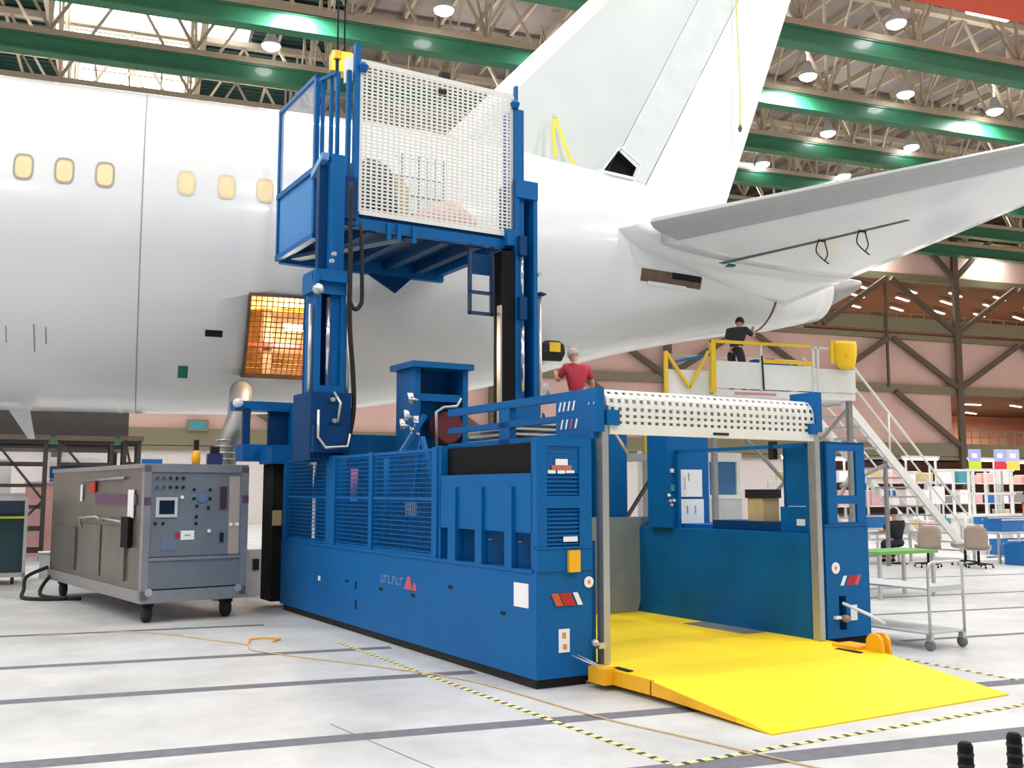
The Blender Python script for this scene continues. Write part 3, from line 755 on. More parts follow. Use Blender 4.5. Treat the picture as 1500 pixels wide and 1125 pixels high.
# right hull, inner walls, deck
bx('side_hull', ld, BLUE, [(3.57, 4.235, .35, 6.98, .06, 1.3)], .015)
bx('inner_wall', ld, BLUE, [(3.46, 3.56, .1, 3.0, .1, 1.25)], .008)
bx('inner_wall', ld, BLUE, [(.64, .70, .1, 6.9, .1, 1.25)], .008)
bx('deck', ld, YEL, [(.70, 3.46, -.01, 6.9, .10, .165)], 0)
bx('floor_plate', ld, ALUD, [(3.12, 3.42, .75, 1.75, .165, .172)], 0, 'dull aluminium plate on the deck')
SHLD = mat('grey_bay_plate', (146, 155, 160), .4, metal=.2)
bx('bay_shield', ld, SHLD, [(.72, 3.0, 2.98, 3.01, .17, 1.37)], 0, 'grey aluminium bay shield')
MB().prism([(3.0, 2.98, .17), (3.42, 2.98, .17), (3.46, 2.98, .3), (3.62, 2.98, 1.37), (3.0, 2.98, 1.37)], (0, .03, 0)).obj('bay_shield', SHLD, ld)
# gate: aluminium posts, slotted roller curtain
bx('gate_post', ld, ALU, [(.68, .75, -.05, .05, .17, 2.3)], .006); bx('gate_post', ld, ALU, [(3.42, 3.49, -.05, .05, .17, 2.29)], .006)
prof = [(-.03, 2.25)] + [(-.03, 2.3 + .055 * k) for k in range(4)] + [(-.03 + .13 * (1 - math.cos(t)), 2.48 + .17 * math.sin(t)) for t in [R(15 * i) for i in range(1, 7)]] + [(.2, 2.65)]
b = MB()
b.box(.77, 3.45, -.045, -.01, 2.22, 2.30)                      # bottom rail
rows = [(-.03, 2.30, 2.318), (-.03, 2.345, 2.378), (-.03, 2.405, 2.438)]
for v, z0, z1 in rows: b.box(.77, 3.45, v - .004, v + .006, z0, z1)
def arc(t): return (-.03 + .15 * (1 - math.cos(t)), 2.485 + .165 * math.sin(t))
for t0, t1 in ((-4, 10), (24, 42), (54, 72), (80, 100)):
    p0, p1 = arc(R(t0)), arc(R(t1))
    b.prism([(.77, p0[0], p0[1]), (.77, p1[0], p1[1]), (.77, p1[0] + .01, p1[1] - .01), (.77, p0[0] + .01, p0[1] - .004)], (2.68, 0, 0))
n = 31
for i in range(n + 1):
    u = .77 + 2.68 * i / n; w = .044
    b.box(max(.77, u - w / 2), min(3.45, u + w / 2), -.032, -.022, 2.3, 2.485)
    for t0, t1 in ((0, 30), (30, 60), (60, 95)):
        p0, p1 = arc(R(t0)), arc(R(t1))
        b.prism([(u - w / 2, p0[0] - .002, p0[1]), (u - w / 2, p1[0] - .002, p1[1] + .002), (u - w / 2, p1[0] + .008, p1[1] - .008), (u - w / 2, p0[0] + .008, p0[1] - .004)], (w, 0, 0))
b.obj('roller_curtain', WHT, ld)['label'] = 'white slotted roller curtain'
MB().cyl((.79, .13, 2.45), (3.43, .13, 2.45), .125, 20).obj('curtain_drum', LTGR, ld, smooth=True)
bx('curtain_backing', ld, LTGR, [(.78, 3.44, .0, .012, 2.3, 2.4)])
bx('curtain_mark', ld, BLK, [(2.02, 2.22, -.052, -.045, 2.245, 2.27)], 0, 'black mark on the curtain rail')
bx('curtain_bracket', ld, BLUE, [(3.44, 3.53, -.06, .3, 2.32, 2.74)], .006)
bx('curtain_clamp', ld, BLUE, [(3.34, 3.44, -.08, -.02, 2.29, 2.4)], .01); bx('curtain_clamp', ld, BLUE, [(.72, .86, -.08, -.02, 2.3, 2.44)], .01)
# left rail beam with lettering, running along the top of the bay
bx('rail_plate', ld, BLUE, [(.62, .70, -.06, .62, 2.24, 2.64)], .006)
bx('rail_beam', ld, BLUE, [(.62, .70, .62, 2.9, 2.56, 2.64), (.62, .70, .62, 2.9, 2.36, 2.42), (.62, .70, 1.5, 1.72, 2.16, 2.58), (.62, .7, .0, 2.9, 2.18, 2.24)], .004)
for k, (v, z) in enumerate([(.34, 2.5), (.42, 2.5), (.5, 2.5), (.57, 2.5), (.3, 2.33), (.38, 2.33), (.46, 2.33), (.54, 2.33)]):
    MB().prism([(.614, v, z - .045), (.614, v - .03, z + .045), (.614, v - .055, z + .045), (.614, v - .025, z - .045)], (.007, 0, 0)).obj('rail_lettering', PAPER if k != 5 else MATS['worn_red_print'], ld)
for v in (-.02, .06): MB().lathe([(.012, -.008), (.012, .0)], (.618, v, 2.5), 8, 'x').obj('bolt', STEEL, ld)
tubes('prop_rod', ld, STEEL, [[(.86, .0, 2.24), (1.12, .15, 2.06)]], .014)
bx('grating_step', ld, ALU, [(.75, 1.4, 2.0, 2.4, 2.16, 2.19), (.75, 1.4, 2.0, 2.4, 2.06, 2.08)])
# right corner tower: base block and open window frame above
bx('tower_base', ld, BLUE, [(3.57, 3.75, -.01, .62, .17, 1.34), (3.86, 4.235, -.01, .62, .17, 1.34), (3.75, 3.86, -.01, .62, .6, 1.34), (3.75, 3.86, .12, .62, .25, .6), (3.75, 3.86, -.01, .62, .17, .25)], .004)
bx('tower_skirt', ld, DARK, [(3.6, 4.2, .02, .6, .0, .17)])
bx('tower_ledge', ld, BLUE, [(3.56, 4.245, -.022, .05, 1.33, 1.35)], .004)
bx('tower_frame', ld, BLUE, [(3.62, 3.785, -.0, .03, 1.34, 2.22), (4.095, 4.235, -.0, .03, 1.34, 2.22), (3.785, 4.095, 0, .03, 2.13, 2.22), (3.785, 4.095, 0, .03, 1.565, 1.655),
                            (3.785, 4.095, 0, .03, 1.34, 1.37), (3.62, 4.235, 0, .6, 2.2, 2.225), (3.62, 3.65, .0, .6, 1.34, 2.2), (4.21, 4.235, .4, .6, 1.34, 2.2), (3.62, 3.7, .56, .6, 1.34, 2.2)], .004)
bx('valve_body', ld, OLIVD, [(3.82, 3.98, .2, .34, 1.36, 1.6), (3.86, 3.94, .22, .32, 1.6, 1.7)], .02)
tubes('pull_handle', ld, PAPER, [[(3.79, -.02, .53), (3.97, -.2, .42), (4.08, -.32, .33)]], .017)
MB().lathe([(.035, 0), (.04, -.05), (.025, -.09)], (3.81, .0, .37), 12, 'y').obj('grip', mat('bronze_grip', (170, 140, 110), .5), ld, smooth=True)
bx('latch_tab', ld, PAPER, [(3.92, 4.02, -.016, -.01, .34, .5)], 0); bx('latch_pin', ld, PAPER, [(3.66, 3.74, -.05, -.01, .37, .4)], .004)
# control cabinet with papers, seen through the gate
bx('control_cabinet', ld, BLUE, [(3.38, 4.05, 2.3, 2.7, 1.25, 2.42)], .01)
bx('control_pillar', ld, BLUE, [(2.95, 3.36, 3.1, 3.5, .2, 3.0)], .01)
bx('control_pillar', ld, BLUED, [(2.3, 2.9, 3.3, 3.6, .2, 2.6)], .01)
bx('pillar_label', ld, PAPER, [(2.62, 2.78, 3.29, 3.3, 1.62, 1.8), (2.62, 2.78, 3.29, 3.3, 1.4, 1.55)])
bx('posted_sheet', ld, PAPER, [(3.556, 3.93, 2.29, 2.297, 1.63, 1.97)], 0, 'white posted sheet, upper'); bx('posted_sheet', ld, PAPER, [(3.56, 3.95, 2.29, 2.297, 1.28, 1.60)], 0, 'white posted sheet, lower')
bx('sheet_print', ld, INKG, [(3.70, 3.72, 2.286, 2.291, 1.83, 1.93), (3.64, 3.65, 2.286, 2.291, 1.72, 1.88), (3.67, 3.69, 2.286, 2.291, 1.42, 1.52), (3.80, 3.82, 2.286, 2.291, 1.42, 1.52)])
bx('cabinet_button', ld, PAPER, [(3.42, 3.47, 2.285, 2.3, 1.93, 1.98)], .004); bx('cabinet_button', ld, TEAL, [(3.42, 3.48, 2.285, 2.3, 1.7, 1.78)], .004)
for u, z, m in ((3.39, 1.65, PAPER), (3.41, 1.58, mat('pink_button', (226, 170, 186), .5)), (3.47, 1.585, PAPER), (3.43, 1.53, MATS['pink_button'])):
    MB().lathe([(.02, 0), (.018, -.02)], (u, 2.3, z), 10, 'y').obj('cabinet_button', m, ld)
# side window frame on the right of the bay and things on its shelf
bx('window_frame', ld, BLUE, [(3.5, 3.54, .1, 2.3, 2.17, 2.21), (3.5, 3.54, .1, .17, 1.25, 2.2), (3.5, 3.54, 2.24, 2.3, 1.25, 2.2)], .004)
bx('operator_console', ld, BLUE, [(3.56, 3.9, .14, .6, 1.25, 1.53)], .01); bx('console_label', ld, PAPER, [(3.552, 3.56, .24, .36, 1.33, 1.4)])
bx('shelf_tray', ld, BLUED, [(3.56, 4.0, .6, 1.7, 1.27, 1.36)], .01)
bx('shelf_box', ld, TANB, [(3.7, 3.95, 1.0, 1.25, 1.36, 1.62)], .02); bx('shelf_box_lid', ld, BLK, [(3.68, 3.97, .98, 1.27, 1.62, 1.72)], .02)
bx('console_sticker', ld, PAPER, [(3.58, 3.88, .16, .5, 1.532, 1.54)]); bx('lamp_block', ld, BLK, [(3.5, 3.56, .62, .7, 2.05, 2.25)], .01)
# yellow ramp with ears
b = MB()
pr = [(-.0, .165), (-.82, .15), (-2.19, .012), (-2.19, .0), (-1.0, .06), (-.82, .055), (0, .06)]
def ru0(v): return .60 - .03 * (-v / 2.19)
def ru1(v): return 3.56 - .27 * (-v / 2.19)
L_, R_ = [(ru0(v), v, z) for v, z in pr], [(ru1(v), v, z) for v, z in pr]
b.loft([L_, R_]); b.obj('ramp', YEL, ld)['label'] = 'bright yellow loading ramp'
bx('ramp_side_plate', ld, YEL2, [(.575, .6, -.85, -.02, .045, .166)], .004)
MB().prism([(.575, -.82, .16), (.575, -2.0, .035), (.575, -2.0, .012), (.575, -1.0, .045), (.575, -.82, .045)], (.012, 0, 0)).obj('ramp_side_plate', YEL2, ld)
bx('ramp_hinge', ld, YEL2, [(.47, .6, -.34, -.1, .05, .185)], .015); bx('hinge_slot', ld, DARK, [(.66, .72, -.42, -.2, .164, .17)])
for u in (3.40, 3.50):
    MB().prism([(u, -.84, .12), (u, -.62, .12), (u, -.64, .27), (u, -.69, .325), (u, -.77, .325), (u, -.82, .27)], (.035, 0, 0)).obj('ramp_lug', YEL2, ld, .004)
bx('ramp_hinge', ld, YEL2, [(3.3, 3.56, -.6, -.3, .1, .19)], .01); bx('hinge_slot', ld, DARK, [(3.2, 3.26, -.72, -.42, .155, .162)])
for v in (-.08, -.02): tubes('ramp_cable', ld, STEEL, [[(.44 + v, -.01, .27), (.55 + v * .4, -.2, .18)]], .007)

# masts
def mast(u0, u1, vf, ztop_outer, ztop_inner, inner_u):
    b = MB()   # outer C channel
    b.box(u0, u1, vf + .42, vf + .5, 2.1, ztop_outer); b.box(u0, u0 + .07, vf, vf + .5, 2.1, ztop_outer); b.box(u1 - .07, u1, vf, vf + .5, 2.1, ztop_outer)
    b.box(u0, u1, vf - .02, vf + .03, ztop_outer - .28, ztop_outer); b.box(u0, u1, vf - .02, vf + .03, 2.6, 3.1)
    b.obj('mast_channel', BLUE, ld, .006)
    bx('mast_inner', ld, BLUE, [(inner_u[0], inner_u[1], vf + .06, vf + .4, 2.1, ztop_inner)], .006)
mast(-.16, .26, 5.25, 4.62, 6.32, (.06, .24))
bx('mast_gap_shade', ld, BLUED, [(-.06, .055, 5.5, 5.62, 2.1, 6.2)])  # dark blue strip stands in for the shade in the mast gap
MB().cyl((.02, 5.28, 3.1), (.02, 5.28, 4.3), .03, 12).obj('ram_rod', SILVER, ld, smooth=True)
tubes('guide_pole', ld, STEEL, [[(-.2, 5.35, 2.9), (-.2, 5.35, 4.2)], [(.31, 5.3, 2.6), (.31, 5.3, 4.25)]], .03)
bx('carriage_plate', ld, BLUE, [(-.24, .28, 5.15, 5.22, 4.5, 4.6), (-.24, -.18, 5.1, 5.6, 4.35, 4.6), (-.2, .27, 5.16, 5.7, 4.6, 4.66)], .008)
MB().lathe([(.07, 0), (.07, .06)], (-.2, 5.05, 4.36), 16, 'y').obj('chain_pulley', STEEL, ld, smooth=True)
bx('mast_foot', ld, BLUED, [(-.26, .3, 5.1, 5.8, 2.1, 3.0)], .03)
bx('valve_block', ld, BLUED, [(-.25, .2, 5.0, 5.12, 2.2, 2.55)], .02)
tubes('valve_pipe', ld, STEEL, [[(-.2, 4.97, 2.75), (-.2, 4.97, 2.4), (-.1, 4.95, 2.26), (.2, 4.95, 2.28), (.24, 4.97, 2.45)], [(.08, 5.0, 2.6), (.1, 4.97, 2.85), (.06, 5.1, 3.0)]], .018)
for u, z in ((-.17, 2.5), (.05, 2.62), (.02, 2.9), (-.03, 4.75), (.0, 4.85)): MB().lathe([(.03, -.04), (.03, .02)], (u, 5.06, z), 10, 'y').obj('bolt', STEEL, ld)
mast(3.1, 3.5, 5.5, 6.5, 7.66, (3.1, 3.29))
bx('chain_housing', ld, BLKG, [(2.86, 3.08, 5.5, 5.75, 2.2, 5.35)], .02); bx('chain_guide', ld, STEEL, [(2.83, 2.86, 5.5, 5.6, 2.2, 4.5)])
MB().cyl((3.2, 5.46, 3.2), (3.2, 5.46, 4.2), .03, 12).obj('ram_rod', SILVER, ld, smooth=True)
MB().cyl((3.19, 5.46, 4.7), (3.19, 5.46, 5.3), .025, 12).obj('ram_rod', SILVER, ld, smooth=True)
bx('ram_clevis', ld, BLUED, [(3.13, 3.26, 5.42, 5.5, 4.3, 4.65)], .01); bx('ram_clevis', ld, BLUED, [(3.13, 3.26, 5.42, 5.5, 5.3, 5.6)], .01)
MB().cyl((3.6, 5.6, 2.2), (3.6, 5.6, 4.74), .035, 14).obj('exhaust_pole', STEEL, ld, smooth=True)
MB().lathe([(.03, 0), (.1, .03), (.02, .07)], (3.62, 5.6, 4.73), 14).obj('pole_cap', BLUED, ld, smooth=True)
MB().lathe([(.035, -.03), (.03, .04)], (3.53, 5.5, 5.05), 10, 'y').obj('bolt', STEEL, ld)
# cable loop beside the left mast
tubes('control_hose', ld, BLK, [[(.26, 5.15, 5.9), (.27, 5.15, 5.0), (.27, 5.15, 4.35), (.3, 5.15, 4.2), (.36, 5.15, 4.15), (.43, 5.15, 4.22), (.45, 5.15, 4.4), (.42, 5.15, 5.35)]], .03)
tubes('control_hose', ld, BLK, [[(.28, 5.16, 5.0), (.28, 5.16, 4.0), (.34, 5.16, 3.3), (.36, 5.16, 2.8), (.3, 5.16, 2.4)]], .035)
# hood with hose reel between the masts
bx('hood', ld, BLUE, [(1.0, 1.08, 4.6, 5.2, 2.2, 3.36), (1.72, 1.8, 4.6, 5.2, 2.2, 3.40), (.92, 1.84, 4.5, 5.25, 3.34, 3.42), (1.05, 1.75, 5.1, 5.2, 2.2, 3.36), (1.08, 1.72, 4.62, 4.68, 2.9, 3.0)], .012)
MB().lathe([(.2, -.1), (.22, -.08), (.15, -.07), (.15, .07), (.22, .08), (.2, .1)], (1.52, 4.7, 2.55), 24, 'y').obj('hose_reel', MAROON, ld, smooth=False)
tubes('reel_pipe', ld, STEEL, [[(1.3, 4.55, 2.3), (1.29, 4.55, 2.75), (1.4, 4.55, 2.82), (1.6, 4.55, 2.84), (1.66, 4.55, 2.95)]], .022)
b = MB()
for u, z in ((.86, 2.62), (.92, 2.85), (.8, 2.5), (1.0, 2.55), (.95, 2.4)): b.cyl((u, 4.55, z), (u, 4.55, z + .14), .04, 10); b.cyl((u - .05, 4.5, z + .05), (u + .07, 4.5, z + .05), .02, 8)
b.obj('valve_cluster', SILVER, ld, smooth=True)
bx('cross_beam', ld, BLUE, [(.3, 3.5, 5.9, 6.1, 2.1, 2.5)], .01); bx('deck_frame', ld, BLUED, [(.3, 3.5, 4.4, 4.5, 1.9, 2.2)], .01)
MB().beam((.7, 4.5, 2.1), (1.1, 4.5, 2.7), .06, .06).obj('brace', BLUE, ld)
# dark platform slats visible above the housing
for k in range(5): bx('conveyor_slat', ld, STEEL, [(.9, 1.5, 1.9 + .02, 2.9, 2.19 + .06 * k, 2.215 + .06 * k)])
# front docking frame toward the aircraft
bx('dock_frame', ld, BLUE, [(-.55, .75, 7.6, 7.9, 2.92, 3.06), (-.45, .75, 7.5, 7.9, 2.15, 2.4), (.3, .45, 7.5, 7.9, 2.3, 3.0), (-.2, .4, 6.9, 7.5, 2.1, 2.35)], .012)
bx('dock_plate', ld, BLUED, [(.0, .6, 7.7, 7.8, 2.35, 2.95)])
bx('dock_post', ld, BLUED, [(-.42, -.32, 7.6, 7.7, 2.35, 2.95)], .008)
MB().lathe([(.07, -.04), (.07, .04)], (-.53, 7.55, 3.02), 14, 'y').obj('dock_roller', PAPER, ld, smooth=True)
bx('dock_leg', ld, DARK, [(-.1, .5, 7.1, 7.6, .1, 2.1)])
bx('dock_bumper', ld, TANB, [(-.12, .0, 6.99, 7.05, 1.2, 1.42)], .01)

# raised lift platform
lift = bpy.data.objects.new('lift_platform', None); C.objects.link(lift); lift.parent = ld
lift['label'] = 'raised mesh cage platform'
PV0, PV1, PZ = 5.62, 8.05, 5.42
bx('platform_deck', lift, BLUED, [(.2, 3.1, PV0, PV1, PZ + .14, PZ + .2)])
b = MB()
b.box(.2, 3.1, PV0, PV0 + .12, PZ, PZ + .2); b.box(.2, 3.1, PV1 - .12, PV1, PZ - .1, PZ + .14); b.box(.2, .32, PV0, PV1, PZ, PZ + .14); b.box(2.98, 3.1, PV0, PV1, PZ, PZ + .14)
b.obj('platform_frame', BLUE, lift, .006)
for u in (.75, 1.35, 1.95, 2.5): bx('platform_beam', lift, BLUED, [(u, u + .14, PV0 + .12, PV1 - .12, PZ - .02, PZ + .14)])
MB().beam((.4, PV1 - .2, PZ - .02), (1.3, PV0 + .2, PZ - .02), .2, .06).obj('platform_brace', mat('blue_grey_steel', (74, 104, 130), .5, var=.08), lift)
MB().prism([(1.7, PV1 - .1, PZ - .1), (2.5, PV1 - .1, PZ - .1), (2.2, PV1 - .1, PZ - .38)], (0, .05, 0)).obj('platform_gusset', BLUED, lift)
bx('platform_bracket', lift, BLUE, [(1.0, 1.06, PV0 - .04, PV0, PZ - .12, PZ + .12), (1.16, 1.22, PV0 - .04, PV0, PZ - .12, PZ + .12), (1.4, 1.46, PV0 - .04, PV0, PZ - .12, PZ + .12)])
b = MB()      # hanging ladder
b.box(2.40, 2.45, 5.7, 5.75, 4.36, 5.42); b.box(2.78, 2.83, 5.7, 5.75, 4.36, 5.42)
for z in (4.36, 4.68): b.box(2.40, 2.83, 5.7, 5.75, z, z + .05)
b.obj('ladder', mat('ladder_navy', (28, 60, 100), .5), lift, .004)
bx('ladder_plate', lift, BLUED, [(2.45, 2.78, 5.7, 5.72, 4.98, 5.3)])
# front mesh gate (white, slotted)
b = MB(); u0, u1, z0, z1, v = .565, 3.09, PZ + .22, 7.86, PV0 - .03
NC, NR = 29, 41
for i in range(NC + 1):
    u = u0 + (u1 - u0) * i / NC; w = .032 if 0 < i < NC else .07
    b.box(u - w / 2, u + w / 2, v - .004, v + .004, z0, z1)
for j in range(NR + 1):
    z = z0 + (z1 - z0) * j / NR; h = .024 if 0 < j < NR else .07
    b.box(u0, u1, v - .006, v + .002, z - h / 2, z + h / 2)
b.obj('mesh_gate', WHT, lift)['label'] = 'white slotted mesh gate'
bx('gate_edge', lift, ALU, [(u1 - .02, u1 + .06, v - .02, v + .04, z0 - .02, z1 - .1)], .005)
bx('gate_upright', lift, BLUE, [(u0 - .1, u0 - .02, v - .02, v + .06, z0 - .2, z1 + .25)], .005)
bx('gate_upright', lift, BLUE, [(u1 + .06, u1 + .1, v - .02, v + .06, z1 - .3, z1 + .18)], .005)
MB().lathe([(.05, 0), (.08, .08), (.03, .14)], (u0 + .02, v - .03, z1 - .16), 14).obj('gate_hinge', BLUE, lift); MB().lathe([(.05, 0), (.08, .08), (.03, .14)], (u1 + .04, v - .03, z1 - .2), 14).obj('gate_hinge', BLUE, lift)
bx('gate_lamp', lift, BLK, [(1.85, 2.0, v, v + .1, z1 + .02, z1 + .14)], .01); bx('gate_lamp', lift, BLK, [(1.8, 1.92, v - .05, v, z1 - .22, z1 - .16)], .01)
b = MB()      # wire gate at the far side of the cage
for i in range(7): b.box(2.1 + .16 * i, 2.125 + .16 * i, 7.9, 7.915, 5.65, 7.5)
for j in range(6): b.box(2.1, 3.08, 7.89, 7.905, 5.75 + .33 * j, 5.78 + .33 * j)
b.obj('rear_gate', mat('rear_gate_grey', (120, 132, 146), .5), lift)
# left side panel
b = MB()
for va, vb in ((6.3, 6.38), (7.98, 8.05)): b.box(.14, .21, va, vb, 5.38, 7.85)
b.box(.14, .21, 6.3, 8.05, 7.79, 7.85); b.box(.13, .21, 6.3, 8.05, 6.36, 6.44); b.box(.13, .21, 6.3, 8.05, 5.36, 5.44)
b.obj('side_panel_frame', BLUE, lift, .004)
b = MB()
n = 42
for i in range(1, n): b.box(.168, .176, 6.38 + 1.6 * i / n - .008, 6.38 + 1.6 * i / n + .008, 5.44, 6.36)
for j in range(1, 26): b.box(.172, .18, 6.38, 7.98, 5.44 + .92 * j / 26 - .006, 5.44 + .92 * j / 26 + .006)
b.obj('side_panel_mesh', mat('light_blue_mesh', (96, 164, 224), .5, var=.03), lift)
MB().box(.17, .178, 6.38, 7.98, 6.44, 7.79).obj('side_panel_window', CLEAR, lift)
b = MB()      # return frame toward the front gate
for va, uu in ((6.2, .2), (6.0, .26), (5.85, .3)): b.box(uu, uu + .05, va, va + .05, 5.6, 7.75)
b.beam((.2, 6.25, 7.74), (.3, 5.87, 7.74), .05, .05); b.box(.38, .44, PV0 + .02, PV0 + .08, 5.6, 7.72)
b.obj('return_frame', BLUE, lift, .004)
MB().prism([(.36, 5.75, 7.55), (.5, PV0 + .02, 7.6), (.52, PV0 + .02, 8.02), (.36, 5.75, 7.9)], (.01, .02, 0)).obj('white_tarp', PAPER, lift)
bx('amber_beacon', lift, YELW, [(.3, .4, 5.95, 6.05, 8.0, 8.12)], .03); bx('beacon_post', lift, BLK, [(.33, .37, 5.98, 6.02, 7.72, 8.0)])
MB().beam((-.02, 5.4, 6.3), (.16, 6.35, 6.3), .1, .1).obj('lift_arm', mat('pale_blue_steel', (96, 156, 208), .4), lift)
bx('roller_bracket', lift, BLUED, [(.26, .5, 5.5, 5.62, 5.5, 6.1)], .01)
bx('roller_bracket', lift, BLUE, [(2.95, 3.1, 5.5, 5.62, 5.45, 5.7)], .01)
# things lying on the platform
def lw(u, v_, z):
    c, s_ = math.cos(LR), math.sin(LR); return (LO[0] + u * c - v_ * s_, LO[1] + u * s_ + v_ * c, z)
t = thing('cargo_bag', 'dark green lumpy cargo bag on the platform behind the mesh', 'bag', lw(1.0, 6.3, PZ + .2), LR)
b = MB(); rg = []
for z, s_ in ((0, .9), (.3, 1.05), (.7, .98), (.95, .75), (1.02, .4)):
    rg.append([(.42 * s_ * math.cos(k * .3927) * (1 + .08 * math.sin(3 * k + z * 5)), .4 * s_ * math.sin(k * .3927), z) for k in range(16)])
b.loft(rg); b.obj('bag', BAGG, t, smooth=True); bx('tie', t, BLK, [(-.05, .05, -.05, .05, 1.0, 1.08)], .01)
t = thing('leaning_board', 'tan board standing beside the dark cargo bag', 'board', lw(1.55, 6.35, PZ + .2), LR)
MB().prism([(-.12, 0, 0), (.2, 0, 0), (.2, .12, .75), (.1, .14, .95), (-.12, .14, .95)], (0, .04, 0)).obj('board', TANB, t)
t = thing('cloth_bundle', 'pink cloth bundle on the platform floor at right', 'cloth', lw(2.45, 6.5, PZ + .2), LR)
rg = []
for z, s_ in ((0, 1), (.2, 1.02), (.45, .75), (.6, .4), (.66, .08)):
    rg.append([(.6 * s_ * math.cos(k * .3927) * (1 + .15 * math.sin(5 * k)), .4 * s_ * math.sin(k * .3927), z + .04 * math.sin(4 * k) * (z > 0)) for k in range(16)])
MB().loft(rg).obj('cloth', PINKC, t, smooth=True)

# ------------------------------------------------------------------ grey ground cart at the left
ct = thing('power_cart', 'grey steel ground power cart with control panel on castors left of the blue loader', 'power cart', (0.0, 13.95, 0), R(17.5))
CW, CL = 1.42, 4.8
# body spans local x 0..CW, y 0..CL (away)
b = MB(); b.box(.02, CW - .02, .05, CL, .34, 2.02); b.obj('body', CART, ct, .02)
bx('top_lid', ct, CARTL, [(0, CW, .0, CL + .02, 2.0, 2.06)], .01)
bx('chassis', ct, CARTL, [(0, CW, -.02, CL + .05, .26, .42)], .01)
bx('front_frame', ct, CARTL, [(0, .09, -.02, .08, .3, 2.03), (CW - .1, CW, -.02, .08, .3, 2.03), (0, CW, -.02, .06, 1.95, 2.03)], .006)
bx('control_panel', ct, PANEL, [(.09, CW - .1, -.0, .05, .85, 1.95)], .004)
bx('side_strip', ct, mat('beige_strip', (176, 164, 156), .5), [(CW - .27, CW - .12, -.006, .02, .85, 1.9)], .003)
bx('lower_panel', ct, PANEL, [(.09, CW - .1, -.02, .03, .44, .80)], .01); bx('panel_shelf', ct, CARTL, [(.09, CW - .1, -.04, .05, .80, .84)], .006)
bx('display', ct, LTGR, [(.16, .44, -.02, .0, 1.36, 1.62)], .006); bx('display_screen', ct, SCREEN, [(.20, .40, -.024, -.018, 1.40, 1.58)])
for r in range(2):
    for k in range(5): MB().lathe([(.022, 0), (.018, -.03)], (.17 + .085 * k, .0, 1.87 - .12 * r), 10, 'y').obj('panel_switch', PURP if k < 2 else BLK, ct)
for x, z in ((.66, 1.72), (.66, 1.6), (.7, 1.5), (.88, 1.72), (.88, 1.6), (.86, 1.48), (.70, 1.36), (.7, 1.27), (.16, 1.28), (.26, 1.28)):
    MB().lathe([(.022, 0), (.02, -.02)], (x, .0, z), 10, 'y').obj('panel_switch', SCREEN, ct)
MB().lathe([(.07, 0), (.07, -.015)], (.77, .0, 1.62), 18, 'y').obj('gauge', mat('gauge_blue', (96, 120, 156), .4), ct)
for x, z, m in ((.5, 1.62, PAPER), (.88, 1.17, PAPER), (1.18, 1.25, PAPER), (1.27, 1.25, PAPER)): MB().lathe([(.025, 0), (.022, -.02)], (x, -.005, z), 12, 'y').obj('panel_knob', m, ct)
bx('panel_notice', ct, PAPER, [(.5, .68, -.006, .0, 1.06, 1.18)]); bx('notice_print', ct, INKG, [(.55, .63, -.008, -.004, 1.11, 1.13)])
bx('red_button', ct, RED, [(.43, .48, -.02, .0, 1.1, 1.15)], .006)
bx('breaker', ct, mat('breaker_plum', (66, 46, 58), .5), [(1.02, 1.11, -.02, .0, 1.46, 1.76)], .006); bx('breaker', ct, SCREEN, [(1.03, 1.08, -.02, .0, 1.02, 1.14)], .006)
bx('panel_plate', ct, mat('plate_slate', (104, 122, 150), .5), [(.24, .43, -.008, .0, .93, 1.06)])
for x, z in ((.1, .4), (CW - .12, .4)): MB().lathe([(.05, 0), (.05, -.015)], (x, -.02, z), 14, 'y').obj('tie_down', STEEL, ct)
# left side (x = 0 plane): doors, handles, vent and stripe
for y0, y1, m in ((.7, 1.75, CART), (1.85, 2.9, CART)):
    bx('side_door', ct, CART, [(-.012, .02, y0, y1, .5, 1.22)], .006)
bx('side_vent', ct, mat('vent_grey', (96, 92, 86), .5, metal=.3), [(-.008, .02, 3.2, 4.5, .5, 1.15)], .004)
tubes('door_handle', ct, STEEL, [[(-.01, 2.85, 1.15), (-.06, 2.8, 1.3), (-.06, 1.95, 1.34), (-.01, 1.9, 1.3)], [(-.01, 1.7, 1.28), (-.06, 1.65, 1.32), (-.06, .9, 1.3), (-.01, .85, 1.28)]], .015)
bx('side_stripe', ct, PURP, [(-.006, .02, .3, 2.2, 1.52, 1.66)]); bx('front_stripe', ct, PURP, [(-.0, .085, -.026, -.02, 1.52, 1.62), (CW - .09, CW, -.026, -.02, 1.54, 1.64)])
bx('side_label', ct, PAPER, [(-.012, .0, .38, .62, 1.35, 1.72)]); bx('side_label', ct, PAPER, [(-.010, .0, 2.9, 3.0, 1.55, 1.8)])
bx('drain_box', ct, BLKG, [(-.05, .0, .45, .75, .95, 1.36)], .02)
bx('red_tag', ct, RED, [(-.02, .0, 2.2, 2.5, 1.68, 1.84)], .01)
b = MB(); b.tube([(-.02, 2.9, 1.85), (-.02, .8, 1.88)], .02, 8); b.obj('hand_rail', CARTL, ct, smooth=True)
for x, y in ((.15, .2), (CW - .2, .2), (.15, CL - .4), (CW - .2, CL - .4)):
    t = bx('castor_bracket', ct, BLK, [(x - .07, x + .07, y - .08, y + .08, .2, .28)], .01)
    w_ = MB().lathe([(.06, -.05), (.125, -.04), (.13, 0), (.125, .04), (.06, .05)], (x, y, .131), 18, 'x').obj('castor_wheel', BLK, t, smooth=True)
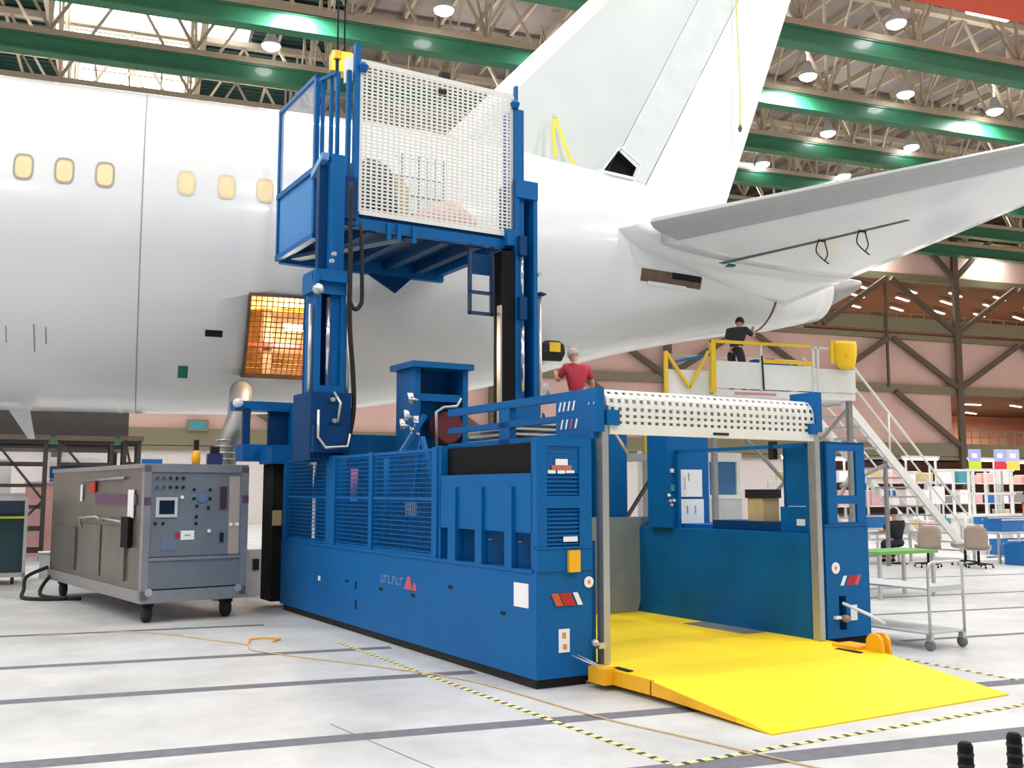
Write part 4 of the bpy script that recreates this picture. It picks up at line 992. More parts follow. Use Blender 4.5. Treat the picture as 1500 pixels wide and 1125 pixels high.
tubes('power_cable', ct, BLK, [[(.1, 4.7, .4), (-.1, 4.6, .2), (-.22, 4.3, .06), (-.15, 3.9, .032), (.05, 3.6, .032), (.2, 3.5, .032)], [(.0, 4.8, .45), (-.3, 4.9, .3), (-.4, 4.6, .12), (-.5, 4.2, .035), (-.35, 3.8, .032), (0, 3.6, .032)]], .03)
def onct(x, y, z):
    c, s_ = math.cos(R(17.5)), math.sin(R(17.5)); return (x * c - y * s_, 13.95 + x * s_ + y * c, z)
t = thing('spray_bottle', 'yellow tool with black handle standing on the grey cart', 'tool', onct(.8, .35, 2.061), R(20))
MB().lathe([(.05, 0), (.06, .08), (.05, .17), (.02, .2)], n=14).obj('bottle', YEL2, t, smooth=True); bx('handle', t, BLK, [(-.03, .03, -.02, .02, .2, .34)], .008)
t = thing('blue_tray', 'small bright blue tray lying on the near left of the grey cart', 'tray', onct(.17, .25, 2.061), 0)
b = MB(); b.box(-.13, .13, -.1, .1, 0, .012); [b.box(*q) for q in ((-.13, .13, -.1, -.088, .012, .06), (-.13, .13, .088, .1, .012, .06), (-.13, -.118, -.088, .088, .012, .06), (.118, .13, -.088, .088, .012, .06))]
b.obj('tray', BIN, t)
t = thing('parts_box', 'dark blue box on the grey cart next to the yellow tool', 'box', onct(1.12, .5, 2.061), R(5))
bx('box', t, mat('navy_plastic', (34, 52, 100), .5), [(-.1, .1, -.08, .08, 0, .16)], .015); bx('lid', t, BLK, [(-.06, .06, -.05, .05, .16, .26)], .01)
# grey air duct from the belly
t = thing('air_duct', 'grey flexible air duct hanging from the belly above the grey cart', 'duct', (1.25, 16.6, 2.3))
b = MB(); b.tube([(-.1, 0, -2.3), (-.12, 0, -1.2), (-.1, 0, -.35), (-.1, 0, .05), (-.02, 0, .3), (.1, .15, .6), (.15, .6, .92), (.2, 1.2, 1.12)], [.15, .15, .15, .17, .18, .19, .19, .19], 14)
b.obj('sleeve', ALUD, t, smooth=True)
for k in range(6): MB().lathe([(.172, -.012), (.182, 0), (.172, .012)], (-.1, 0, -.3 + .1 * k), 14).obj('hoop', STEEL, t)
t.location = (1.32, 16.75, 2.31)

# floor hoses
t = thing('air_hose', 'tan air hose lying on the floor in front of the grey cart and blue loader', 'hose', (0, 0, 0))
tubes('hose', t, HOSEY, [[(-1.1, 13.3, .0095), (-.3, 13.35, .0095), (.3, 12.9, .0095), (.72, 12.3, .0095), (1.12, 11.75, .0095), (1.15, 11.3, .0095), (1.5, 10.75, .0095), (2.0, 10.1, .0095), (2.45, 9.45, .0095), (2.86, 8.7, .0095), (3.27, 7.14, .0095), (3.58, 6.35, .0095), (3.94, 5.4, .0095), (4.3, 4.6, .0095)]], .006, 6)
t = thing('slack_hose', 'small loop of yellow hose on the floor right of the tan air hose', 'hose', (0, 0, 0))
tubes('hose', t, YEL2, [[(1.17, 11.8, .017), (1.2, 12.05, .017), (1.35, 12.12, .017), (1.53, 12.03, .017), (1.43, 11.82, .017)]], .011, 6)

# ------------------------------------------------------------------ belt barrier posts close to the camera
def barrier(loc, h, lb):
    t = thing('barrier_post', lb, 'barrier post', loc)
    MB().lathe([(.1, 0), (.1, .012), (.04, .03), (.015, .04), (.015, h - .16)], n=20).obj('post', BLK, t, smooth=False)
    b = MB(); b.lathe([(.016, h - .16), (.022, h - .15), (.022, h - .01), (.016, h)], n=20); b.obj('belt_head', BLKG, t)
    b = MB()
    for k in range(4): b.lathe([(.0225, h - .13 + .03 * k), (.0245, h - .125 + .03 * k), (.0225, h - .12 + .03 * k)], n=20)
    b.obj('rib', BLK, t); return t
barrier((2.33, 2.45, 0), .955, 'black ribbed barrier post at the bottom edge, left of the two')
barrier((2.56, 2.49, 0), .955, 'black ribbed barrier post at the bottom edge, right of the two')

# ------------------------------------------------------------------ people
def skin(name, m, parent, chains, root, sub_=2):
    """One continuous surface grown around a skeleton: chains = lists of (point, radius)."""
    verts = []; idx = {}; edges = []; rad = []
    def vid(p, r):
        k = tuple(round(c, 4) for c in p)
        if k not in idx: idx[k] = len(verts); verts.append(p); rad.append(r)
        return idx[k]
    for ch in chains:
        ids = [vid(p, r) for p, r in ch]
        for a, c in zip(ids, ids[1:]):
            if a != c and (a, c) not in edges and (c, a) not in edges: edges.append((a, c))
    me = bpy.data.meshes.new(name); me.from_pydata(verts, edges, []); me.materials.append(m)
    o = bpy.data.objects.new(name, me); C.objects.link(o)
    bm = bmesh.new(); bm.from_mesh(me); L = bm.verts.layers.skin.verify(); bm.verts.ensure_lookup_table()
    for i, v in enumerate(bm.verts):
        r = rad[i]; v[L].radius = r if isinstance(r, tuple) else (r, r); v[L].use_root = (tuple(round(c, 4) for c in v.co) == tuple(round(c, 4) for c in root))
    bm.to_mesh(me); bm.free()
    md = o.modifiers.new('skin', 'SKIN'); md.use_smooth_shade = True
    s_ = o.modifiers.new('sub', 'SUBSURF'); s_.levels = 1; s_.render_levels = sub_
    dg = bpy.context.evaluated_depsgraph_get(); dg.update()
    nm = bpy.data.meshes.new_from_object(o.evaluated_get(dg)); o.modifiers.clear(); o.data = nm
    for p in nm.polygons: p.use_smooth = True
    if not len(nm.materials): nm.materials.append(m)
    o.parent = parent
    return o
def person(label, loc, rz, J, shirt, trousers, hairm, group=None):
    t = thing('person', label, 'person', loc, rz, group)
    g = lambda k: V(J[k])
    mid = lambda a, b_, f=.5: tuple(V(a) * (1 - f) + V(b_) * f)
    body = []
    head = g('head'); neck = g('neck'); up = (head - neck).normalized()
    body.append([(J['pelvis'], .115), (J['waist'], .1), (J['chest'], .108), (J['neck'], .052), (tuple(neck + up * .07), .055), (tuple(head - up * .02), .088), (tuple(head + up * .08), .082)])
    for s in 'LR':
        sh, el, wr, ha = (g(k + s) for k in ('shoulder', 'elbow', 'wrist', 'hand'))
        ch = [(J['chest'], .108), (tuple(sh), .05), (tuple(sh * .5 + el * .5), .048), (tuple(el), .04), (tuple(el * .5 + wr * .5), .037), (tuple(wr), .026), (tuple(wr * .45 + ha * .55), .032)]
        body.append(ch)
        d = (ha - wr).normalized(); side = d.cross(V((0, 0, 1)) if abs(d.z) < .9 else V((0, 1, 0))).normalized(); nrm = d.cross(side).normalized()
        if (s == 'L'): side = -side
        palm = wr * .45 + ha * .55
        for k, (off, ln) in enumerate(((-.024, .075), (-.008, .085), (.009, .08), (.025, .06))):
            k0 = palm + d * .035 + side * off * .9; k1 = palm + d * (.04 + ln * .55) + side * off; k2 = palm + d * (.035 + ln) + side * off - nrm * .02
            body.append([(tuple(palm), .032), (tuple(k0), .0095), (tuple(k1), .009), (tuple(k2), .008)])
        body.append([(tuple(palm), .032), (tuple(palm - side * .038 + d * .01), .011), (tuple(palm - side * .05 + d * .045), .0095)])
    legs = []
    for s in 'LR':
        hp, kn, an, to = (g(k + s) for k in ('hip', 'knee', 'ankle', 'toe'))
        legs.append([(J['pelvis'], .115), (tuple(hp), .088), (tuple(hp * .5 + kn * .5), .075), (tuple(kn), .056), (tuple(kn * .55 + an * .45), .055), (tuple(an), .04)])
    body += [l + [(J['toe' + s], .034)] for l, s in zip(legs, 'LR')]
    skin('body', SKINP, t, body, J['pelvis'])
    # clothing
    w1 = tuple(g('waist')); hem = mid(J['pelvis'], J['waist'], .05)
    top = [[(hem, .15), (w1, .14), (J['chest'], .16), (mid(J['chest'], J['neck'], .6), .1), (mid(J['chest'], J['neck'], .85), .07)]]
    for s in 'LR':
        sh, el = g('shoulder' + s), g('elbow' + s)
        top.append([(J['chest'], .16), (tuple(sh), .082), (tuple(sh * .5 + el * .5), .064), (tuple(sh * .2 + el * .8), .058)])
    skin('shirt', shirt, t, top, J['chest'])
    tr = []
    for s in 'LR':
        hp, kn, an = g('hip' + s), g('knee' + s), g('ankle' + s)
        tr.append([(J['pelvis'], .135), (tuple(hp), .104), (tuple(hp * .5 + kn * .5), .09), (tuple(kn), .071), (tuple(kn * .5 + an * .5), .066), (tuple(kn * .08 + an * .92), .06)])
    tr.append([(J['pelvis'], .135), (mid(J['pelvis'], J['waist'], .4), .126)])
    skin('trousers', trousers, t, tr, J['pelvis'])
    for s in 'LR':
        an, to = g('ankle' + s), g('toe' + s); d = V((to.x - an.x, to.y - an.y, 0)); d = d.normalized() if d.length > .01 else V((0, 1, 0))
        skin('shoe', BLK, t, [[(tuple(an - d * .05 - V((0, 0, .02))), .045), (tuple(an + d * .05 - V((0, 0, .03))), .046), (tuple(to + d * .02 + V((0, 0, .004))), .036)]], tuple(an + d * .05 - V((0, 0, .03))))
    # head details
    f = V(J.get('face', (0, 1, 0))); f = (f - up * f.dot(up)).normalized(); sd = up.cross(f).normalized()
    hc = head + up * .03
    b = MB(); N_ = 18; rings = []; q0 = hc - f * .02 + up * .012
    for i in range(9):
        th = R(12 + i * 13.5); rr_ = .1 * math.sin(th); hh = .108 * math.cos(th)
        rings.append([q0 + up * hh + (sd * math.cos(2 * math.pi * k / N_) * .94 + f * math.sin(2 * math.pi * k / N_)) * rr_ for k in range(N_)])
    b.loft(rings).obj('hair', hairm, t, smooth=True)
    b = MB(); b.tube([hc + f * .085 + up * .01, hc + f * .108 - up * .03, hc + f * .09 - up * .035], [.008, .014, .01], 8); b.obj('nose', SKINP, t, smooth=True)
    for k in (-1, 1):
        b = MB(); b.tube([hc + sd * k * .082 - up * .03, hc + sd * k * .097, hc + sd * k * .085 + up * .03], [.01, .016, .01], 8); b.obj('ear', SKINP, t, smooth=True)
        b = MB(); b.lathe([(.004, -.008), (.01, 0), (.004, .008)], hc + f * .083 + sd * k * .032 + up * .005, 8); b.obj('eye', DSH, t)
    b = MB(); b.beam(hc + f * .086 - sd * .022 - up * .062, hc + f * .086 + sd * .022 - up * .062, .008, .008); b.obj('mouth', mat('lip', (176, 104, 96), .6), t)
    return t
STAND = dict(pelvis=(0, 0, .95), waist=(0, .01, 1.1), chest=(0, 0, 1.33), neck=(0, 0, 1.49), head=(0, .02, 1.62), face=(0, 1, 0),
             shoulderL=(-.19, 0, 1.42), elbowL=(-.25, .05, 1.14), wristL=(-.2, .28, 1.08), handL=(-.18, .36, 1.08),
             shoulderR=(.19, 0, 1.42), elbowR=(.25, .05, 1.14), wristR=(.2, .28, 1.08), handR=(.18, .36, 1.08),
             hipL=(-.095, 0, .9), kneeL=(-.1, .02, .5), ankleL=(-.1, 0, .085), toeL=(-.11, .17, .035),
             hipR=(.095, 0, .9), kneeR=(.1, .02, .5), ankleR=(.1, 0, .085), toeR=(.11, .17, .035))
# side work stand beyond the loader with two workers
ws = thing('work_stand', 'yellow railed work stand beyond the loader under the belly', 'work stand', lw(5.05, 6.65, 0), LR)
bx('stand_deck', ws, ALUD, [(-.78, .9, -1.2, 1.2, 2.2, 2.3)], .01)
for x in (-.7, .82):
    for y in (-1.1, 1.1): bx('leg', ws, SCAF, [(x - .04, x + .04, y - .04, y + .04, 0, 2.2)], .006)
for a, c in (((-.7, -1.1, .2), (.82, -1.1, 2.1)), ((.82, 1.1, .2), (-.7, 1.1, 2.1))): MB().beam(a, c, .05, .05).obj('brace', SCAF, ws)
for x0, x1 in ((-.76, -.42), (.5, .88)): tubes('guard_rail', ws, YELW, [[(x0, -1.16, 2.3), (x0, -1.16, 3.2), (x0 + .06, -1.16, 3.28), (x1 - .06, -1.16, 3.28), (x1, -1.16, 3.2), (x1, -1.16, 2.3)]], .03)
J = dict(STAND); J.update(elbowL=(-.3, .06, 1.2), wristL=(-.26, .3, 1.34), handL=(-.24, .38, 1.38), elbowR=(.3, .02, 1.16), wristR=(.3, .22, 1.02), handR=(.3, .3, 1.0), head=(-.03, .06, 1.61), face=(-.3, 1, .1))
person('person in dusty red shirt with grey hair, back turned, under the belly', (6.62, 15.1, 2.3), R(-5), J, REDSH, DENIM, HAIRG)
J = dict(STAND); J.update(pelvis=(0, 0, .78), waist=(0, .06, .92), chest=(0, .1, 1.13), neck=(0, .13, 1.28), head=(0, .18, 1.4), shoulderL=(-.18, .1, 1.22), shoulderR=(.18, .1, 1.22), elbowL=(-.22, .3, 1.08), elbowR=(.22, .3, 1.08),
                          wristL=(-.15, .5, 1.2), handL=(-.14, .58, 1.23), wristR=(.15, .5, 1.2), handR=(.14, .58, 1.23), hipL=(-.095, 0, .74), hipR=(.095, 0, .74), kneeL=(-.12, .22, .42), kneeR=(.12, .22, .42))
person('person with dark hair in pale shirt, crouched left of the red shirted worker', (6.35, 16.3, 2.3), R(-30), J, GSH, DENIM, HAIRD)

# ------------------------------------------------------------------ white access platform with stairs under the tail
ap = thing('access_platform', 'white access platform with yellow rails and stairs under the tail', 'access platform', (10.85, 17.8, 0))
PW = 3.52
bx('deck', ap, WHT, [(0, PW, 0, 2.0, 3.64, 3.78)], .01)
bx('kick_panel', ap, WHT, [(.03, 1.13, -.02, .0, 3.8, 4.36)], .004); bx('kick_panel', ap, WHT, [(1.16, 2.42, -.02, .0, 3.8, 4.33)], .004); bx('kick_panel', ap, WHT, [(2.46, PW, -.02, .0, 3.8, 4.3)], .004)
bx('end_panel', ap, WHT, [(PW - .02, PW, 0, 2.0, 3.8, 4.3)], .004)
bx('caution_strip', ap, mat('pale_red_lettering', (204, 150, 150), .6), [(.5, 1.5, -.012, -.0, 3.68, 3.73)])
bx('yellow_post', ap, YELW, [(-.06, .04, -.06, .04, 3.7, 4.78)], .01)
bx('yellow_rail', ap, YELW, [(-.06, 2.35, -.05, .01, 4.73, 4.79)], .008); bx('mid_rail', ap, YELW, [(1.16, 2.42, -.04, .0, 4.36, 4.44)], .006)
for x in (1.14, 2.44, 2.56): bx('white_post', ap, WHT, [(x - .02, x + .02, -.04, .0, 3.78, 4.75)], .004)
bx('white_rail', ap, WHT, [(2.4, PW, -.04, .0, 4.72, 4.76)], .004); bx('back_rail', ap, WHT, [(0, PW, 1.96, 2.0, 4.72, 4.76), (0, PW, 1.96, 2.0, 4.25, 4.28)], .004)
tubes('hanging_tether', ap, BLK, [[(1.14, -.06, 4.5), (1.16, -.06, 4.1), (1.17, -.06, 3.8)]], .018, 6)
# v braced yellow wing rail at the left
bx('wing_post', ap, YELW, [(-1.12, -1.05, -.03, .03, 3.4, 4.5)], .008)
for a, c in (((-1.08, 0, 4.5), (-.55, 0, 3.78)), ((-.55, 0, 3.78), (-.1, 0, 4.55))): MB().beam(a, c, .05, .05).obj('wing_brace', YELW, ap)
bx('wing_deck', ap, WHT, [(-1.15, 0, 0, 2.0, 3.55, 3.66)], .01); MB().beam((-.95, .05, 4.28), (0, .05, 4.5), .05, .05).obj('wing_rail', BIN, ap)
bx('wing_sheet', ap, WHT, [(-1.04, -.06, .06, .09, 3.66, 4.15)])
for x, y in ((.05, .1), (.05, 1.9), (PW - .1, .1), (PW - .1, 1.9), (-1.05, 1.0)): bx('support_leg', ap, ALUD, [(x - .05, x + .05, y - .05, y + .05, 0, 3.64)], .006)
for a, c in (((.05, .1, .3), (PW - .1, .1, 3.5)), ((PW - .1, .1, .3), (.05, .1, 3.5)), ((PW - .1, .1, .2), (PW - .1, 1.9, 3.4))): MB().beam(a, c, .06, .06).obj('support_brace', ALUD, ap)
# stairs descending to the right and away
sz0 = 3.7; A_ = math.atan2(2.2, 5.4); run = 5.83; ca, sa = math.cos(A_), math.sin(A_)
def sp(k, y, z): return (PW + run * k * ca - y * sa, .35 + run * k * sa + y * ca, z)
for y in (0, 1.0):
    MB().beam(sp(-.02, y, sz0), sp(1, y, .1), .06, .22).obj('stringer', WHT, ap)
    b = MB(); b.tube([sp(0, y, sz0 + 1.0), sp(1, y, 1.1)], .028, 8); b.obj('stair_handrail', WHT, ap, smooth=True)
    b = MB(); b.tube([sp(0, y, sz0 + .55), sp(1, y, .62)], .022, 8); b.obj('stair_handrail', WHT, ap, smooth=True)
    for k in (.33, .66, .98): MB().cyl(sp(k, y, sz0 - 3.6 * k), sp(k, y, sz0 + 1.0 - 3.6 * k), .022, 8).obj('stair_post', WHT, ap, smooth=True)
for k in range(16):
    q = (k + .5) / 16
    MB().beam(sp(q, .0, sz0 - 3.6 * q), sp(q, 1.0, sz0 - 3.6 * q), .26, .04).obj('tread', LTGR, ap)
for p_, q_ in (((-.02, .1, 1.8), (.32, .1, 2.3)), ((.32, .1, 0), (.32, .1, 2.4)), ((-.02, .9, .3), (.32, .9, 2.2)), ((.32, .9, 0), (.32, .9, 2.4))):
    MB().beam(sp(*p_), sp(*q_), .07, .07).obj('stair_brace', ALUD, ap)
t = thing('yellow_bag', 'bright yellow bag draped over the right end of the white platform rail', 'bag', (10.85 + 3.2, 17.70, 4.3))
b = MB(); rg = []
for z, s_ in ((0, .55), (.1, .85), (.3, 1), (.52, 1.02), (.6, .95)): rg.append([(.3 * s_ * math.cos(k * .5236), -.02 + .1 * s_ * math.sin(k * .5236), z) for k in range(12)])
b.loft(rg); b.obj('pouch', mat('bright_yellow_bag', (250, 204, 10), .5, var=.05), t, smooth=True)
bx('flap', t, YELW, [(-.38, -.3, -.03, .02, .1, .6)], .01); bx('emblem', t, YEL2, [(-.08, -.02, -.13, -.11, .25, .33)])
for x, y, m, lb, w_ in ((1.35, .55, BIN, 'flat bright blue case standing on the white platform', .9),): 
    t = thing('tool_case', lb, 'case', (10.85 + x + .4, 17.8 + y, 3.78)); bx('case', t, m, [(-w_ / 2, w_ / 2, -.1, .1, 0, .72)], .04); bx('handle', t, BLK, [(-.1, .1, -.03, .03, .72, .76)], .01)
t = thing('red_toolbox', 'small dark red box beside the blue case on the platform', 'box', (13.5, 18.3, 3.78)); bx('box', t, MAROON, [(-.15, .15, -.1, .1, 0, .6)], .02); bx('lid', t, PAPER, [(-.15, .15, -.1, .1, .6, .68)], .02)
J = dict(STAND); J.update(pelvis=(0, -.1, .86), waist=(0, -.03, 1.0), chest=(0, .06, 1.22), neck=(0, .16, 1.36), head=(0, .24, 1.47), face=(0, .8, .6), shoulderL=(-.19, .08, 1.3), shoulderR=(.19, .08, 1.3),
                          elbowL=(-.3, .25, 1.12), elbowR=(.3, .25, 1.16), wristL=(-.22, .46, 1.26), handL=(-.2, .53, 1.31), wristR=(.22, .46, 1.32), handR=(.2, .53, 1.38),
                          hipL=(-.095, -.1, .82), hipR=(.095, -.1, .82), kneeL=(-.12, .06, .46), kneeR=(.12, .05, .46), ankleL=(-.12, -.05, .085), ankleR=(.12, -.05, .085), toeL=(-.13, .12, .035), toeR=(.13, .12, .035))
person('person in dark clothes leaning under the tail belly on the white platform', (11.62, 18.1, 3.78), R(-50), J, DSH, DSH, HAIRD)

# ------------------------------------------------------------------ push cart at the right
pc = thing('push_cart', 'grey steel push cart with looped handle beside the right loader tower', 'cart', (8.24, 8.84, 0), R(12))
tubes('handle_loop', pc, STEEL, [[(-.3, 0, .15), (-.3, 0, .86), (-.28, 0, .91), (-.23, 0, .935), (.23, 0, .935), (.28, 0, .91), (.3, 0, .86), (.3, 0, .15)]], .016)
tubes('handle_loop', pc, STEEL, [[(-.3, 1.35, .15), (-.3, 1.35, .72), (.3, 1.35, .72), (.3, 1.35, .15)]], .016)
b = MB(); b.box(-.31, .31, 0, 1.36, .64, .66); b.box(-.31, .31, -.005, .01, .62, .68); b.obj('shelf', LTGR, pc, .003); bx('shelf', pc, LTGR, [(-.31, .31, 0, 1.36, .17, .19)], .003)
for x, y in ((-.28, .02), (.28, .02), (-.28, 1.33), (.28, 1.33)):
    f_ = bx('castor_fork', pc, STEEL, [(x - .025, x + .025, y - .03, y + .03, .1, .17)], .004)
    MB().lathe([(.02, -.02), (.058, -.016), (.06, 0), (.058, .016), (.02, .02)], (x, y, .061), 18, 'x').obj('castor', mat('grey_castor', (120, 120, 124), .5), pc, smooth=True)
# ------------------------------------------------------------------ office corner and shop floor at the right
def chair(loc, rz, lb):
    t = thing('office_chair', lb, 'chair', loc, rz)
    b = MB(); rg = []
    for z, w_, d in ((.44, .2, .0), (.5, .24, .01), (.7, .25, .03), (.86, .23, .06), (.93, .16, .07)):
        rg.append([(w_ * math.copysign(abs(math.cos(k * .3927)) ** .6, math.cos(k * .3927)), -.25 - d + .045 * math.sin(k * .3927), z) for k in range(16)])
    b.loft(rg).obj('backrest', CHAIR, t, smooth=True)
    bx('seat', t, CHAIR, [(-.25, .25, -.22, .25, .42, .5)], .03); bx('seat_pan', t, LTGR, [(-.24, .24, -.23, .22, .39, .42)], .01)
    MB().cyl((0, 0, .1), (0, 0, .4), .03, 10).obj('gas_column', BLK, t, smooth=True)
    for k in range(5):
        a = 2 * math.pi * k / 5 + .3
        MB().beam((0, 0, .11), (.29 * math.cos(a), .29 * math.sin(a), .08), .04, .03).obj('base_arm', BLK, t)
        MB().lathe([(.02, -.02), (.03, 0), (.02, .02)], (.29 * math.cos(a), .29 * math.sin(a), .031), 10, 'x').obj('castor', BLK, t, smooth=True)
    return t
c0 = chair((16.6, 18.3, 0), R(-35), 'taupe office chair nearest the seated person, right of the green bench')
dup(c0, (17.5, 17.75, 0), R(-52), 'taupe office chair at far right, turned away behind the push cart')
dup(c0, (17.9, 18.55, 0), R(60), 'taupe office chair side on between the two other chairs')
def table(loc, rz, L, D, h, topm, lb, nm='workbench', cat='table'):
    t = thing(nm, lb, cat, loc, rz)
    bx('table_top', t, topm, [(-L / 2, L / 2, -D / 2, D / 2, h - .05, h)], .006)
    for x in (-L / 2 + .06, L / 2 - .06):
        for y in (-D / 2 + .06, D / 2 - .06): bx('leg', t, STEEL, [(x - .025, x + .025, y - .025, y + .025, 0, h - .05)])
    bx('stretcher', t, STEEL, [(-L / 2 + .06, L / 2 - .06, -.02, .02, .12, .16)])
    return t
table((11.5, 13.5, 0), R(10), 1.4, .7, .75, GTOP, 'green topped bench just right of the loader tower')
table((16.2, 20.2, 0), R(8), 3.0, .8, .74, LTGR, 'grey desk where the dark haired person sits')
table((19.7, 19.0, 0), R(8), 1.8, .8, .74, LTGR, 'grey desk with blue bins on its lower level right of the seated person')
table((22.8, 22.2, 0), R(8), 2.6, .9, .78, LTGR, 'long grey bench at the right edge below the white railing')
J = dict(STAND); J.update(pelvis=(0, 0, .5), waist=(0, .03, .64), chest=(0, .06, .87), neck=(0, .08, 1.03), head=(0, .11, 1.16), shoulderL=(-.19, .06, .96), shoulderR=(.19, .06, .96), elbowL=(-.24, .16, .74), elbowR=(.24, .16, .74),
                          wristL=(-.18, .38, .76), handL=(-.17, .46, .765), wristR=(.18, .38, .76), handR=(.17, .46, .765), hipL=(-.1, .04, .48), hipR=(.1, .04, .48), kneeL=(-.12, .42, .48), kneeR=(.12, .42, .48),
                          ankleL=(-.12, .4, .085), ankleR=(.12, .4, .085), toeL=(-.12, .56, .035), toeR=(.12, .56, .035))
person('person with dark hair and black shirt seated at the grey desk', (16.75, 19.45, 0), R(-10), J, BSH, DENIM, HAIRD)
st = thing('stool', 'low stool under the seated person at the desk', 'stool', (16.75, 19.42, 0)); MB().lathe([(.17, .33), (.18, .345), (.16, .355)], n=18).obj('seat', BLK, st, smooth=False); MB().cyl((0, 0, 0), (0, 0, .33), .03, 10).obj('column', STEEL, st); MB().lathe([(.2, 0), (.2, .02), (.05, .04)], n=18).obj('foot', BLK, st)
def binn(loc, rz, w_, d, h, lb, m=None, group=None):
    t = thing('storage_bin', lb, 'bin', loc, rz, group)
    b = MB(); b.box(-w_ / 2, w_ / 2, -d / 2, d / 2, 0, .02)
    for q in ((-w_ / 2, w_ / 2, -d / 2, -d / 2 + .02, .02, h), (-w_ / 2, w_ / 2, d / 2 - .02, d / 2, .02, h), (-w_ / 2, -w_ / 2 + .02, -d / 2 + .02, d / 2 - .02, .02, h), (w_ / 2 - .02, w_ / 2, -d / 2 + .02, d / 2 - .02, .02, h)): b.box(*q)
    b.obj('tub', m or BIN, t); bx('rim', t, LTGR, [(-w_ / 2 - .015, w_ / 2 + .015, -d / 2 - .015, -d / 2, h - .04, h), (-w_ / 2 - .015, w_ / 2 + .015, d / 2, d / 2 + .015, h - .04, h)])
    return t
binn((19.5, 18.95, .741), R(8), .8, .5, .3, 'blue bin with white rim on the desk right of the seated person')
binn((19.4, 18.2, 0), R(15), .9, .6, .5, 'large blue bin on the floor in front of the desk, between the chairs')
binn((22.3, 21.2, 0), R(5), 1.5, .6, .42, 'long low blue bin on the floor at the right edge')
binn((22.9, 22.2, .781), R(5), 1.9, .5, .2, 'flat blue tray bin on the long bench at the right edge')
binn((17.9, 21.9, .75), R(8), .8, .5, .32, 'blue bin topped with white on the rear table behind the desk')
table((17.9, 21.9, 0), R(8), 1.6, .8, .75, LTGR, 'rear grey table carrying a single blue bin')
t = thing('monitor', 'teal backed monitor on the grey desk beside the loader tower', 'monitor', (15.3, 20.0, .741), R(30)); bx('screen_shell', t, TEAL, [(-.24, .24, -.04, .0, .12, .5)], .02); bx('neck', t, BLK, [(-.04, .04, -.03, .01, .02, .14)]); bx('foot', t, BLK, [(-.12, .12, -.1, .1, 0, .02)]); bx('badge', t, PAPER, [(-.05, .05, -.046, -.04, .24, .4)])
t = thing('laptop', 'open white laptop right of the seated person', 'laptop', (17.25, 20.0, .741), R(0)); MB().prism([(-.17, .1, .0), (.17, .1, 0), (.17, .2, .24), (-.17, .2, .24)], (0, .015, 0)).obj('lid', PAPER, t); bx('keyboard', t, LTGR, [(-.17, .17, -.14, .1, 0, .02)], .004)
# sign stand with coloured cards and white railing
sg = thing('sign_stand', 'stand with lilac lime red and yellow sign cards at right above the railing', 'sign', (26.9, 27.3, 0), R(-12))
bx('post', sg, STEEL, [(-.05, .0, -.03, .03, 0, 2.5), (1.0, 1.05, -.03, .03, 0, 2.5)]); bx('sign_rail', sg, STEEL, [(-.3, 1.6, -.02, .02, 2.42, 2.48)])
for x0, x1, m1, m2 in ((-.2, .26, LILAC, LIME), (.75, 1.2, LILAC, SIGNR), (1.22, 1.7, mat('pale_lilac_print', (190, 194, 228), .6), SIGNY)):
    bx('sign_card', sg, m1, [(x0, x1, -.04, -.02, 2.72, 3.14)]); bx('sign_card', sg, m2, [(x0, x1, -.04, -.02, 2.42, 2.72)])
    bx('card_print', sg, PAPER, [(x0 + .12, x1 - .14, -.046, -.04, 2.84, 3.0)])
rl = thing('guard_railing', 'white guard railing above the desks at the right edge', 'railing', (24.2, 25.2, 0), R(-8))
bx('floor_base', rl, WHT, [(-.3, 3.6, -.3, .3, .85, .98), (-.2, -.1, -.2, .2, 0, .85), (1.6, 1.7, -.2, .2, 0, .85), (3.4, 3.5, -.2, .2, 0, .85)], .01)
for z in (1.62, 2.36): bx('rail', rl, WHT, [(-.9 if z > 2 else -.2, 2.0, -.03, .03, z - .035, z + .035)], .008)
for x in (-.2, .35, .5, .95, 1.9, 2.6): bx('rail_post', rl, WHT, [(x - .035, x + .035, -.03, .03, .98, 2.36)], .006)
bx('notice_board', rl, PAPER, [(-1.0, -.45, .1, .14, 1.3, 1.85)])
bx('board_leg', rl, STEEL, [(-.8, -.75, .1, .14, .0, 1.3)])
t = thing('orange_crate', 'orange crate at the right edge beside the white railing', 'crate', (26.0, 23.9, 0), R(0)); bx('crate_body', t, mat('orange_crate_plastic', (224, 130, 60), .6), [(-.3, .3, -.3, .3, 0, 1.3)], .03); bx('crate_lid', t, OLIVD, [(-.32, .32, -.32, .32, 1.3, 1.36)], .01)
# glass booth seen through the loader bay
bo = thing('office_booth', 'white framed booth with blue glass panes seen through the loader bay', 'booth', (11.2, 19.4, 0), R(6))
bx('booth_base', bo, LTGR, [(-1.3, 1.4, 0, .1, 0, 1.55)], .01)
for k in range(3): bx('booth_pane', bo, BLUEG, [(-1.2 + .85 * k, -.42 + .85 * k, .03, .05, 1.6, 2.35)])
bx('booth_frame', bo, WHT, [(-1.3, 1.4, -.02, .1, 1.53, 1.62), (-1.3, 1.4, -.02, .1, 2.35, 2.55)] + [(-1.3 + .85 * k, -1.2 + .85 * k, -.02, .1, 1.6, 2.36) for k in range(4)], .005)
